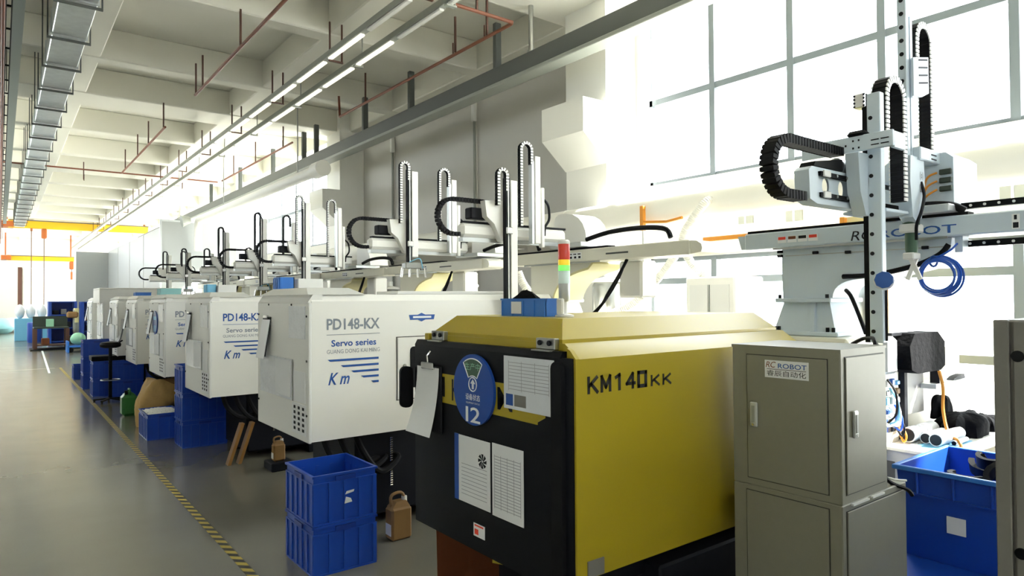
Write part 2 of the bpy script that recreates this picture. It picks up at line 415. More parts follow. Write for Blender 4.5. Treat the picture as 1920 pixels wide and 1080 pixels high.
# floor joints and markings
for k, y in enumerate((22.0, 33.0)): part('floor_joint', MB().box(-4, 1.2, y-0.012, y+0.012, -0.001, 0.0012), 'wall', fl)
part('painted_line', MB().prism('z', [(0.98, 20.5), (1.03, 20.5), (1.28, 30.0), (1.22, 30.0)], 0.0005, 0.0015), 'sign_white', fl)
tp = single('floor_tape', MB().box(1.29, 1.35, 2.2, 22.0, 0.0005, 0.0025), 'tape', 'yellow and black striped hazard tape along the aisle edge', 'floor tape', (1.32, 2.2, 0))

# ================================================================== overhead services
# grey hanging rail with posts
hr = thing('hanging_rail', 'thick grey steel rail hung from the ceiling above the machines', 'rail', (6.6, 4, 5.3))
part('rail_bar', MB().bb(6.5, 6.7, -6.5, 45, 5.36, 5.64, 0.01), 'rail_grey', hr)
part('bottom_flange', MB().bb(6.46, 6.74, -6.5, 45, 5.3, 5.36, 0.01), 'track_grey', hr)
for k, y in enumerate((8.95, 11.9, 14.05, 17.0, 17.9, 20.5, 24.0, 28.0)):
    part('post', MB().bb(6.54, 6.66, y-0.045, y+0.045, 5.64, 6.42), 'rail_grey', hr)
pl = thing('steel_pole', 'bright steel pole standing on the grey hanging rail', 'pole', (6.6, 8.05, 5.64))
part('shaft', MB().cyl((6.6, 8.05, 5.66), (6.6, 8.05, 6.4), 0.04), 'steel', pl); part('foot', MB().cyl((6.6, 8.05, 5.64), (6.6, 8.05, 5.69), 0.06), 'steel', pl)
# two fluorescent light tracks
def track(x, label, dark):
    t = thing('light_track', label, 'light fixture', (x, 7, 5.77))
    part('track_rail', MB().bb(x-0.055, x+0.055, 3.0, 61, 5.80, 5.90, 0.008), 'track_grey', t)
    tub = None; off = None
    y = 3.4
    while y < 46:
        if y < 9.0:
            if off is None: off = part('unlit_tube', MB().bb(x-0.04, x+0.04, y, y+1.25, 5.765, 5.80, 0.01), 'white2', t); yo = y
            else: again('unlit_tube', off, t, (0, y-yo, 0))
            y += 1.46; continue
        if tub is None:
            tub = part('lamp_tube', MB().bb(x-0.04, x+0.04, y, y+1.25, 5.765, 5.80, 0.01), 'tube', t); y0 = y
        else: again('lamp_tube', tub, t, (0, y-y0, 0))
        y += 1.46
    hb = hr_ = None; y = 4.65; yh = y
    while y < 46:
        if hb is None:
            hb = part('hanger_bar', MB().box(x-0.02, x+0.22, y-0.02, y+0.02, 5.74, 5.765) if dark else MB().box(x-0.07, x+0.09, y-0.03, y+0.03, 5.74, 5.765), 'dark_rust' if dark else 'track_grey', t)
            m = MB()
            if dark: m.bb(x-0.02, x+0.01, y-0.015, y+0.015, 5.765, 6.4); m.bb(x+0.19, x+0.22, y-0.015, y+0.015, 5.765, 6.4)
            else: m.cyl((x+0.08, y, 5.76), (x+0.08, y, 6.42), 0.012, seg=6)
            hr_ = part('hanger_rod', m, 'dark_rust' if dark else 'track_grey', t)
        else: again('hanger_bar', hb, t, (0, y-yh, 0)); again('hanger_rod', hr_, t, (0, y-yh, 0))
        y += 2.92
track(4.31, 'light track hung on paired dark rods, nearer the aisle', True)
track(4.80, 'light track hung on thin single rods, farther from the aisle', False)
# sprinkler pipes
def pipe_run(label, pts, drops, r=0.026):
    t = thing('sprinkler_pipe', label, 'pipe', pts[0]); part('pipe', MB().tube(pts, r, 8), 'rust', t)
    for (x, y) in drops: part('hanger_rod', MB().box(x-0.014, x+0.014, y-0.014, y+0.014, 5.86, 6.45), 'dark_rust', t)
    for (x, y) in drops[:2]: part('sprinkler_head', MB().cyl((x+0.02, y+0.1, 5.84), (x+0.02, y+0.1, 6.05), 0.012, seg=6), 'dark_rust', t)
pipe_run('rust red pipe nearest the aisle, crossing the first ceiling bays', [(3.03, 4.0, 5.84), (3.03, 14.1, 5.84)], [(3.03, 11.0), (3.03, 14.05), (3.03, 13.5), (3.03, 6.0)])
pipe_run('short rust red pipe joining the far cross pipe', [(3.03, 17.1, 5.84), (3.03, 24.0, 5.84)], [(3.03, 17.3), (3.03, 19.3), (3.03, 21.0), (3.03, 23.3)])
pipe_run('long rust red cross pipe passing above the galvanised duct', [(-0.3, 26.2, 6.2), (6.4, 26.2, 6.2)], [(2.2, 26.2), (5.2, 26.2)])
pipe_run('rust red pipe bent into a corner above the grey rail', [(4.92, 7.66, 5.84), (5.93, 7.66, 5.84), (5.95, 7.7, 5.84), (5.93, 13.9, 5.84), (5.93, 13.95, 6.3)], [(5.93, 8.3), (5.93, 9.2), (5.93, 12.6), (5.3, 7.66)])
pipe_run('thin rust red pipe over the far machine robots', [(5.93, 16.9, 5.84), (5.93, 23.7, 5.84)], [(5.93, 17.6), (5.93, 20.0), (5.93, 22.3)])
# galvanised square duct with trapeze hangers
du = thing('air_duct', 'galvanised square air duct receding along the ceiling', 'air duct', (0.82, 8, 5.8))
seg = fl_ = hg = None; y = 7.4
while y < 43:
    if seg is None:
        y0 = y
        seg = part('duct_segment', MB().bb(0.60, 1.04, y, y+1.5, 5.80, 6.16, 0.012), 'galv', du)
        fl_ = part('duct_flange', MB().box(0.585, 1.055, y-0.012, y+0.012, 5.785, 6.175), 'galv', du)
        hg = part('duct_hanger', MB().box(0.54, 1.10, y+0.03, y+0.06, 5.74, 5.775).box(0.54, 0.56, y+0.032, y+0.055, 5.775, 6.95).box(1.08, 1.10, y+0.032, y+0.055, 5.775, 6.95), 'rail_grey', du)
    else:
        again('duct_segment', seg, du, (0, y-y0, 0)); again('duct_flange', fl_, du, (0, y-y0, 0)); again('duct_hanger', hg, du, (0, y-y0, 0))
    y += 1.53
# left girder, ladder tray and rusty pipes
gi = thing('steel_girder', 'long grey steel girder under the ceiling at the far left', 'girder', (0.2, 6, 6.0))
part('web', MB().box(0.185, 0.215, 6, 44.5, 6.0, 6.34), 'girder', gi); part('lower_flange', MB().box(0.13, 0.27, 6, 44.5, 5.97, 6.0), 'girder', gi); part('upper_flange', MB().box(0.13, 0.27, 6, 44.5, 6.34, 6.37), 'girder', gi)
lt = thing('cable_ladder', 'dark cable ladder beside the grey girder', 'cable tray', (0.08, 6, 5.6))
for x in (0.05, 0.11): part('side_rail', MB().box(x-0.007, x+0.007, 6, 50, 5.56, 5.64), 'black', lt)
rg = None
for k in range(40):
    if rg is None: rg = part('rung', MB().box(0.045, 0.115, 7.0, 7.03, 5.58, 5.6), 'black', lt)
    else: again('rung', rg, lt, (0, 0.9*k, 0))
for k in range(6): part('hanger_rod', MB().box(0.074, 0.086, 9+6*k, 9.015+6*k, 5.6, 7.0), 'black', lt)
for x, z, nm in ((0.0, 5.45, 'lower'), (0.02, 5.3, 'lowest')):
    single('rust_pipe', MB().tube([(x, 6, z), (x, 50, z)], 0.02, 6), 'rust', 'rust coloured %s pipe at the left picture edge' % nm, 'pipe', (x, 6, z))
# white round ducts
wd = thing('round_duct', 'wide white round duct running below the big window', 'air duct', (7.05, 2, 2.97))
for k, (a, b) in enumerate(((-6, -1.5), (-1.5, 3.1), (3.1, 7.7), (7.7, 12.3), (12.3, 16.9))):
    part('duct_segment', MB().tube([(7.05, a+0.003, 2.97), (7.05, b-0.003, 2.97)], 0.2, 28), 'duct_white', wd)
    part('seam_ring', MB().tube([(7.05, b-0.02, 2.97), (7.05, b+0.02, 2.97)], 0.206, 28), 'duct_white', wd)
    part('bracket', MB().box(7.04, 7.98, (a+b)/2-0.02, (a+b)/2+0.02, 2.73, 2.765), 'white2', wd)
w2 = thing('round_duct', 'thinner white round duct with an elbow in front of the partition', 'air duct', (5.3, 24.3, 3.6))
part('duct_pipe', MB().tube([(5.35, 13.8, 4.56)]+[(5.35, 24.2, 4.56)], 0.12, 20), 'duct_white', w2)
part('elbow', MB().tube([(5.35, 24.2+0.3*sin(a), 4.56-0.3+0.3*cos(a)) for a in [k*pi/12 for k in range(7)]]+[(5.35, 24.5, 3.5)], 0.125, 20), 'duct_white', w2)
part('outlet_cone', MB().tube([(5.05, 24.2, 4.5), (4.78, 24.2, 4.45)], [0.10, 0.2], 16), 'track_grey', w2)
part('damper', MB().tube([(5.35, 13.4, 4.56), (5.35, 13.8, 4.56)], 0.17, 20), 'duct_white', w2)
part('duct_hanger', MB().box(5.34, 5.36, 14.9, 14.93, 4.7, 6.4).box(5.34, 5.36, 21.2, 21.23, 4.7, 6.4), 'steel', w2)
# conduits on the grey wall
for (y, lb) in ((15.3, 'far'), (11.6, 'near')):
    c = thing('wall_conduit', 'thin grey conduit down the wall, %s one of the two' % ('left' if lb == 'far' else 'right'), 'conduit', (7.93, y, 2))
    part('tube', MB().tube([(7.94, y, 1.2), (7.94, y, 5.55)], 0.028, 8), 'track_grey', c); part('junction_box', MB().bb(7.89, 7.97, y-0.05, y+0.05, 5.55, 5.95), 'white2', c)
# overhead cranes
def crane(Y, x1, z0, z1, label, hoists):
    t = thing('overhead_crane', label, 'crane', (2.0, Y, z0))
    part('girder', MB().bb(0.35, x1, Y-0.16, Y+0.16, z0, z1, 0.02), 'crane', t)
    part('end_carriage', MB().bb(0.05, 0.6, Y-0.7, Y+0.7, z0+0.02, z0+0.3, 0.02), 'crane_end', t)
    for x in (0.3, x1-0.2): part('hanger', MB().box(x-0.04, x+0.04, Y-0.04, Y+0.04, z1, 7.0), 'crane_end', t)
    part('cable_rail', MB().box(0.4, x1, Y-0.3, Y-0.26, z1-0.07, z1-0.02), 'rail_grey', t)
    for (x, zb, body) in hoists:
        part('hoist', MB().bb(x-0.13, x+0.13, Y-0.25, Y+0.1, z0-0.55, z0, 0.05) if body else MB().box(x-0.05, x+0.05, Y-0.1, Y+0.1, z0-0.15, z0), 'crane_end', t)
        c = part('pendant_cable', MB().tube([(x, Y-0.1, zb), (x, Y-0.1, z0-0.1)], 0.022, 6), 'dark_rust', t)
        part('pendant', MB().bb(x-0.06, x+0.06, Y-0.16, Y-0.04, zb-0.55, zb, 0.02), 'crane_end', t)
crane(46.0, 7.2, 5.93, 6.385, 'long yellow bridge crane, nearer and higher of two', [(1.4, 0.6, False), (1.98, 1.4, True)])
crane(56.0, 4.15, 4.62, 4.97, 'short yellow bridge crane by the far white shutter', [(4.0, 3.9, True)])
# ================================================================== injection moulding machines
def hose(t, pts, r=0.022, mat='rubber', name='hose', seg=8, n=6): return part(name, MB().tube(spline(pts, n), r, seg), mat, t)
def corrugated(pts, r, pitch=0.022):
    sp = spline(pts, 10); L = [0.0]
    for a, b in zip(sp, sp[1:]): L.append(L[-1]+(b-a).length)
    N = int(L[-1]/pitch*2); out = []; rs = []; j = 0
    for k in range(N+1):
        s = L[-1]*k/N
        while j < len(L)-2 and L[j+1] < s: j += 1
        f = (s-L[j])/max(1e-6, L[j+1]-L[j]); out.append(sp[j].lerp(sp[j+1], f)); rs.append(r if k % 2 else r*0.84)
    return MB().tube(out, rs, 14)
def machine_tail(t, Y0, Y1, mat, detail=True):
    """platen, injection unit, hopper and base shared by all machines"""
    yc = (Y0+Y1)/2
    part('bed', MB().bb(2.22, 6.6, Y0+0.14, Y1-0.14, 0.08, 0.745, 0.02), 'navy', t)
    part('bed_step', MB().bb(2.9, 6.4, Y0+0.06, Y1-0.06, 0.0, 0.09, 0.01), 'navy', t)
    part('platen', MB().bb(4.22, 4.95, Y0+0.1, Y1-0.1, 0.75, 1.53, 0.02), 'cream', t)
    part('injection_cover', MB().bb(5.0, 6.3, Y0+0.2, Y1-0.2, 0.75, 1.32, 0.03), mat, t)
    part('motor', MB().cyl((6.3, yc, 1.05), (6.75, yc, 1.05), 0.16, seg=18), 'navy', t)
    h = part('hopper', MB().lathe((5.5, yc, 1.32), [(0.05, 0), (0.05, 0.06), (0.17, 0.3), (0.17, 0.62), (0.15, 0.66)], 20), 'steel', t)
    part('hopper_lid', MB().lathe((5.5, yc, 1.32), [(0.18, 0.66), (0.18, 0.69), (0.06, 0.72), (0.06, 0.8)], 20), 'white2', h)
def screws(t, pts, mat='ink'):
    m = MB()
    for (x, y, z) in pts: m.cyl((x, y, z), (x-0.006, y, z), 0.009, seg=6)
    part('screws', m, mat, t)

def white_machine(Y0, Y1, label, bl=True, full=True):
    t = thing('moulding_machine', label, 'moulding machine', (2.2, (Y0+Y1)/2, 0))
    c = 0.05
    part('guard', MB().prism('x', [(Y0, 0.758), (Y1, 0.758), (Y1, 1.79), (Y1-c, 1.84), (Y0+c, 1.84), (Y0, 1.79)], 1.815, 4.15), 'white', t)
    # aisle-side end panel with a shallow sloped cap
    ep = part('end_panel', MB().bb(1.79, 1.815, Y0-0.004, Y1+0.004, 0.75, 1.782, 0.006), 'white2', t)
    part('cap', MB().frustum(1.795, 2.25, Y0+0.02, Y1-0.02, 1.84, 1.86, 2.2, Y0+0.22, Y1-0.2, 1.895), 'white2', t)
    part('cap_lip', MB().prism('y', [(1.79, 1.782), (1.83, 1.842), (1.9, 1.842), (1.9, 1.782)], Y0+0.01, Y1-0.01), 'white2', t)
    screws(ep, [(1.79, y, z) for y in (Y0+0.03, Y1-0.03) for z in (0.95, 1.35, 1.68)]+[(1.79, Y0+0.35, 1.765), (1.79, Y1-0.3, 1.765)])
    # sliding side door on the operator side
    g = 0.006
    fr = MB()
    for (a, b, u, v) in ((2.505, 3.2, 1.497, 1.503), (2.505, 3.2, 0.997, 1.003), (2.505, 2.511, 1.0, 1.5), (3.194, 3.2, 1.0, 1.5)): fr.box(a, b, Y0-0.003, Y0, u, v)
    part('door_gap', fr, 'groove', t)
    part('door_leaf', MB().box(2.515, 3.19, Y0-0.008, Y0-0.0005, 1.007, 1.493), 'white', t)
    part('door_window', MB().prism('y', rrect(2.625, 2.80, 1.09, 1.42, 0.03), Y0-0.013, Y0-0.008), 'black', t)
    lt = part('door_latch', MB().prism('y', rrect(2.56, 2.585, 1.19, 1.285, 0.012), Y0-0.02, Y0-0.008), 'steel', t)
    part('latch_bolt', MB().cyl((2.54, Y0-0.008, 1.235), (2.54, Y0-0.02, 1.235), 0.011, seg=8), 'chrome', lt)
    # lettering
    lc = 'letter_blue' if bl else 'letter_grey'; yy = Y0-0.0015; x0 = 1.93
    lettering('PD148-KX', '-y', x0, yy, 1.575, 0.43, 0.085, lc, t, 0.022)
    part('underline', MB().box(x0-0.002, 2.362, yy-0.001, yy, 1.537, 1.541), 'letter_blue' if bl else 'letter_grey', t)
    lettering('Servo series', '-y', 1.965, yy, 1.45, 0.365, 0.05, 'letter_grey' if bl else 'letter_blue', t, 0.02)
    lettering('GUANG DONG KAI MING', '-y', x0, yy, 1.398, 0.43, 0.03, 'letter_grey', t)
    for k, (xa, zz) in enumerate(((1.935, 1.347), (2.038, 1.300), (2.122, 1.255), (2.203, 1.210), (2.285, 1.166))):
        part('stripe', MB().prism('y', [(xa, zz+0.008), (xa+0.02, zz-0.008), (2.35, zz-0.008), (2.35, zz+0.008)], yy-0.001, yy), 'letter_blue', t)
    lettering('Km', '-y', 1.94, yy, 1.165, 0.17, 0.09, 'letter_blue', t, 0.016, 0.35)
    # maker's badge
    bd = part('badge', MB().prism('y', [(2.62, 1.675), (2.70, 1.675), (2.735, 1.69), (2.77, 1.675), (2.86, 1.675), (2.85, 1.635), (2.77, 1.635), (2.735, 1.62), (2.70, 1.635), (2.63, 1.635)], Y0-0.003, Y0), 'letter_blue', t)
    part('badge_band', MB().box(2.655, 2.825, Y0-0.004, Y0-0.003, 1.648, 1.664), 'sign_white', bd)
    # papers in sleeves on the end panel
    w_ = Y1-Y0; e = 1.79
    def sheet(nm, a0, a1, z0, z1, mat, out=0.004): return part(nm, MB().box(e-out, e-0.0005, Y0+a0*w_, Y0+a1*w_, z0, z1), mat, t)
    sheet('plastic_sleeve', 0.05, 0.34, 1.51, 1.755, 'film')
    sleeve = sheet('document_holder', 0.27, 0.93, 1.03, 1.345, 'film', 0.006)
    part('paper_sheet', MB().box(e-0.008, e-0.006, Y0+0.30*w_, Y0+0.60*w_, 1.05, 1.33), 'paper', sleeve)
    part('holder_edge', MB().box(e-0.009, e-0.006, Y0+0.26*w_, Y0+0.275*w_, 1.03, 1.345), 'track_grey', sleeve)
    sheet('notice_sheet', 0.05, 0.255, 1.035, 1.265, 'paper')
    st = sheet('control_sticker', 0.035, 0.28, 0.795, 1.022, 'paper')
    ic = MB()
    for i in range(3):
        for j in range(5): ic.box(e-0.0055, e-0.004, Y0+(0.065+0.075*i)*w_, Y0+(0.098+0.075*i)*w_, 0.82+0.04*j, 0.842+0.04*j)
    part('pictograms', ic, 'ink', st)
    # hoses below the guard
    for k in range(3):
        a = 1.98+0.13*k
        hose(t, [(a, Y0+0.25, 0.80), (a+0.02, Y0+0.1, 0.62), (a+0.16, Y0+0.08, 0.5-0.03*k), (a+0.34, Y0+0.12, 0.52), (2.5, Y0+0.2, 0.55)], 0.026)
    machine_tail(t, Y0, Y1, 'white')
    part('top_rail', MB().bb(2.7, 3.9, Y0+0.35, Y0+0.75, 1.842, 1.872, 0.006), 'white2', t)
    if full:
        m = MB()
        for k in range(22): m.bb(2.50, 2.525, Y0+0.10, Y0+0.125, 0.30+0.018*k, 0.312+0.018*k, 0.003)
        part('spring_chain', m, 'chrome', t)
    return t

WM = {}
for key, Y0, Y1, lb, bl in (
    ('A', 4.775, 5.97, 'white moulding machine right behind the yellow one', False),
    ('B', 7.68, 8.85, 'white moulding machine second behind the yellow one, bold blue lettering', True),
    ('C', 10.165, 11.3, 'white moulding machine with a blue oval sign on its end panel', False),
    ('D', 12.55, 13.65, 'white moulding machine beside the black chair', False),
    ('E', 14.75, 15.9, 'white moulding machine half hidden behind the black chair', False),
    ('F', 17.0, 18.1, 'white moulding machine under the wide white top box', False),
    ('G', 19.2, 20.3, 'farthest visible white moulding machine of the row', False)):
    WM[key] = white_machine(Y0, Y1, lb, bl, key in 'AB')

# ---- the yellow machine in front
Y0, Y1 = 1.94, 3.185
km = thing('moulding_machine', 'yellow moulding machine with black end door in the foreground', 'moulding machine', (2.2, 2.56, 0))
part('guard', MB().prism('x', [(Y0, 0.68), (Y1, 0.68), (Y1, 1.557), (Y1-0.10, 1.615), (Y0+0.085, 1.615), (Y0, 1.557)], 1.825, 3.45), 'yellow', km)
part('guard_edge', MB().prism('x', [(Y0-0.001, 0.68), (Y0+0.05, 0.68), (Y0+0.05, 1.6), (Y0+0.03, 1.59), (Y0-0.001, 1.558)], 1.805, 1.826), 'yellow', km)
part('hood', MB().add([(1.83, 2.045, 1.585), (3.42, 2.045, 1.585), (3.42, 3.06, 1.585), (1.83, 3.06, 1.585), (1.83, 2.045, 1.63), (3.42, 2.045, 1.63), (3.42, 3.06, 1.63), (1.83, 3.06, 1.63), (1.935, 2.16, 1.712), (3.38, 2.16, 1.712), (3.38, 3.0, 1.712), (1.935, 3.0, 1.712)],
     [(3, 2, 1, 0), (0, 1, 5, 4), (1, 2, 6, 5), (2, 3, 7, 6), (3, 0, 4, 7), (4, 5, 9, 8), (5, 6, 10, 9), (6, 7, 11, 10), (7, 4, 8, 11), (8, 9, 10, 11)]), 'yellow', km)
dr = part('end_door', MB().add([], []).prism('z', [(1.775, 2.03), (1.775, 3.17), (1.79, 3.185), (1.82, 3.185), (1.82, 1.95), (1.80, 1.95)], 0.62, 1.56), 'black_door', km)
part('door_top', MB().prism('y', [(1.775, 1.56), (1.79, 1.585), (1.82, 1.585), (1.82, 1.56)], 2.0, 3.17), 'black_door', km)
part('frame_lip', MB().prism('x', rrect(1.985, 2.05, 0.66, 1.545, 0.03), 1.768, 1.79), 'black', km)
for y in (2.12, 2.98):
    hg = part('hinge', MB().bb(1.80, 1.829, y-0.06, y+0.06, 1.588, 1.635, 0.003).box(1.774, 1.80, y-0.06, y+0.06, 1.582, 1.588), 'steel', km)
    m = MB()
    for dy in (-0.03, 0.03): m.cyl((1.80, y+dy, 1.615), (1.792, y+dy, 1.615), 0.011, seg=8)
    part('bolt', m, 'ink', hg)
part('latch_block', MB().bb(1.80, 1.84, 3.07, 3.11, 1.585, 1.62, 0.004), 'yellow', km)
part('door_handle', MB().prism('y', rrect(1.70, 1.775, 1.22, 1.44, 0.03), 3.19, 3.21), 'black', km)
# yellow band with cut-out letters on the door
bn = part('door_band', MB().prism('x', [(2.90, 1.28), (2.90, 1.425), (2.09, 1.425), (2.09, 1.31), (2.11, 1.30), (2.14, 1.285), (2.14, 1.275)], 1.7735, 1.776), 'yellow', km)
lettering('K', '-x', 1.773, 2.80, 1.30, 0.07, 0.105, 'black_door', bn, True)
lettering('I', '-x', 1.773, 2.895, 1.31, 0.03, 0.10, 'black_door', bn, True); lettering('M', '-x', 1.773, 2.42, 1.305, 0.11, 0.10, 'black_door', bn, True)
stroke_letters('KM14', 1.868, Y0-0.001, 1.414, 0.062, 0.072, 0.012, 0.014, 'letter_black', km)
stroke_letters('0', 2.163, Y0-0.001, 1.414, 0.062, 0.074, 0.0, 0.016, 'letter_black', km)
stroke_letters('KK', 2.25, Y0-0.001, 1.414, 0.058, 0.05, 0.02, 0.010, 'letter_black', km)
sk = part('warning_sticker', MB().box(1.772, 1.7745, 2.525, 2.615, 0.69, 0.75), 'sign_white', km)
part('sticker_print', MB().box(1.771, 1.772, 2.575, 2.605, 0.70, 0.725).box(1.771, 1.772, 2.535, 2.605, 0.738, 0.745), 'red', sk)
part('dark_plate', MB().box(1.86, 1.95, Y0-0.006, Y0, 0.685, 0.75), 'grey_box', km)
part('yellow_bracket', MB().prism('x', [(2.36, 0.60), (2.56, 0.66), (2.56, 0.56)], 1.84, 1.86), 'yellow', km)
part('cable_gland', MB().bb(2.86, 2.95, Y0-0.04, Y0, 0.72, 0.85, 0.01), 'ink', km)
part('under_beam', MB().bb(2.0, 4.15, Y0+0.1, Y1-0.1, 0.55, 0.68, 0.01), 'navy', km)
part('mould_area', MB().bb(3.46, 4.2, 2.1, 3.0, 0.75, 1.48, 0.01), 'ink', km)
part('rear_guard', MB().bb(3.46, 4.2, 3.05, 3.185, 0.70, 1.5, 0.01), 'cream', km)
part('floor_guard', MB().bb(2.3, 3.0, Y0+0.0, Y0+0.14, 0.05, 0.62, 0.01), 'navy', km)
machine_tail(km, Y0, Y1, 'cream')

# ---- papers, clipboard and sign hung on the black door
def on_door(nm, label, cat, y0, y1, z0, z1, mat, x=1.772):
    return single(nm, MB().box(x-0.003, x, y0, y1, z0, z1), mat, label, cat, (x-0.0015, (y0+y1)/2, (z0+z1)/2))
def ruled(parent, x, y0, y1, z0, z1, n, mat='print_grey', cols=0):
    m = MB()
    for k in range(n):
        z = z0+(z1-z0)*(k+0.5)/n; m.box(x-0.0006, x, y0, y1, z-0.0012, z+0.0012)
    for k in range(cols):
        y = y0+(y1-y0)*k/(cols-1); m.box(x-0.0006, x, y-0.001, y+0.001, z0, z1)
    part('printed_lines', m, mat, parent)
p1 = on_door('paper_sheet', 'left of the two document sheets low on the black door', 'paper', 2.475, 2.735, 0.83, 1.145, 'paper')
m = MB()
for k in range(8):
    a = k*pi/4; m.prism('x', [(2.535+0.006*cos(a+1.5), 1.05+0.006*sin(a+1.5)), (2.535+0.034*cos(a-.25), 1.05+0.034*sin(a-.25)), (2.535+0.034*cos(a+.25), 1.05+0.034*sin(a+.25))], 1.7682, 1.769)
part('printed_flower', m, 'ink', p1); ruled(p1, 1.769, 2.50, 2.71, 0.86, 1.02, 9)
part('clear_edge', MB().box(1.7675, 1.7715, 2.737, 2.77, 0.83, 1.147), 'sign_blue', p1)
p2 = on_door('paper_sheet', 'right of the two document sheets low on the black door', 'paper', 2.232, 2.458, 0.825, 1.15, 'paper')
ruled(p2, 1.769, 2.25, 2.44, 0.86, 1.10, 18, cols=5)
p3 = on_door('document_sleeve', 'glossy plastic sleeve with a process sheet at the door top', 'document', 2.03, 2.365, 1.32, 1.55, 'film')
ruled(p3, 1.769, 2.06, 2.33, 1.40, 1.53, 9, cols=4)
part('photo_print', MB().box(1.7682, 1.769, 2.30, 2.35, 1.335, 1.385), 'sign_blue', p3); part('photo_print', MB().box(1.7682, 1.769, 2.21, 2.29, 1.335, 1.385), 'grey_box', p3)
# round blue status sign
sg = thing('status_sign', 'round blue status sign numbered 12 on the black door', 'sign', (1.768, 2.592, 1.375))
def disc(y, z, r, x0, x1, n=40): return MB().prism('x', [(y+r*cos(2*pi*k/n), z+r*sin(2*pi*k/n)) for k in range(n)], x0, x1)
part('disc', disc(2.592, 1.375, 0.166, 1.757, 1.771), 'sign_blue', sg)
wed = [(2.592+rad*sin(radians(a)), 1.375+rad*cos(radians(a))) for rad, seq in ((0.145, range(-32, 33, 8)), (0.065, range(32, -33, -16))) for a in seq]
part('status_window', MB().prism('x', wed, 1.7562, 1.757), 'green_dark', sg)
part('window_outline', MB().tube([(1.7562, y, z) for (y, z) in wed], 0.003, 4, True), 'sign_white', sg)
lettering('生产中', '-x', 1.7555, 2.655, 1.465, 0.125, 0.035, 'mint', sg)
part('arrow_ring', MB().tube([(1.7562, 2.592+0.032*cos(a), 1.40+0.032*sin(a)) for a in [2*pi*k/24 for k in range(24)]], 0.003, 4, True), 'sign_white', sg)
part('arrow', MB().prism('x', [(2.592, 1.425), (2.612, 1.403), (2.60, 1.403), (2.60, 1.378), (2.584, 1.378), (2.584, 1.403), (2.572, 1.403)], 1.7562, 1.757), 'sign_white', sg)
lettering('设备状态', '-x', 1.7562, 2.652, 1.325, 0.12, 0.03, 'sign_white', sg, True)
lettering('EQUIPMENT STATUS', '-x', 1.7562, 2.648, 1.307, 0.112, 0.009, 'sign_white', sg)
lettering('12', '-x', 1.7562, 2.652, 1.222, 0.12, 0.072, 'sign_white', sg, True)
# clipboard
cb = thing('clipboard', 'clipboard with curling white sheets hanging on the black door', 'clipboard', (1.765, 3.02, 1.3))
part('board', MB().bb(1.763, 1.772, 2.885, 3.115, 1.12, 1.46, 0.003), 'ink', cb)
m = MB()
NZ = 10
for k in range(NZ):
    za, zb = 1.45-0.345*k/NZ, 1.45-0.345*(k+1)/NZ; xa, xb = 1.760-0.05*(k/NZ)**2, 1.760-0.05*((k+1)/NZ)**2
    ya, yb_ = 3.12+0.04*(k/NZ)**2, 3.12+0.04*((k+1)/NZ)**2
    m.quad((xa, 2.90+0.012*(k/NZ), za), (xa, ya, za), (xb, yb_, zb), (xb, 2.90+0.012*((k+1)/NZ), zb))
part('paper_sheets', m, 'paper', cb)
part('clip', MB().bb(1.745, 1.765, 2.94, 3.06, 1.44, 1.475, 0.005), 'chrome', cb)
part('hook', MB().tube([(1.755, 3.0, 1.47), (1.75, 3.0, 1.51), (1.77, 3.0, 1.53)], 0.005, 6), 'chrome', cb)
# clipboards on the white end panels, seen edge on
for key, Y0_, Y1_, lb in (('A', 4.775, 5.97, 'clipboard on the end panel of the nearest white machine'), ('B', 7.68, 8.85, 'clipboard on the white machine with bold blue lettering'), ('C', 10.165, 11.3, 'clipboard beside the blue oval sign'), ('D', 12.55, 13.65, 'clipboard on the white machine beside the black chair'), ('E', 14.75, 15.9, 'clipboard on the half hidden white machine behind the chair'), ('G', 19.2, 20.3, 'clipboard on the farthest white machine')):
    w_ = Y1_-Y0_; y = Y0_+0.74*w_
    c = thing('clipboard', lb, 'clipboard', (1.78, y, 1.4))
    part('board', MB().prism('y', [(1.787, 1.66), (1.781, 1.66), (1.735, 1.34), (1.741, 1.335)], y-0.05, y+0.14), 'ink', c)
    part('paper_sheets', MB().prism('y', [(1.780, 1.64), (1.777, 1.64), (1.722, 1.32), (1.727, 1.32)], y-0.052, y+0.15), 'paper', c)
    part('clip', MB().bb(1.765, 1.785, y, y+0.1, 1.65, 1.675, 0.004), 'chrome', c)
sg2 = thing('status_sign', 'blue oval status sign on a white end panel', 'sign', (1.785, 10.75, 1.49))
part('disc', disc(10.77, 1.49, 0.17, 1.775, 1.788, 28), 'sign_blue', sg2); part('status_print', MB().box(1.774, 1.775, 10.70, 10.84, 1.36, 1.45).box(1.774, 1.775, 10.68, 10.86, 1.53, 1.58), 'lightblue', sg2)
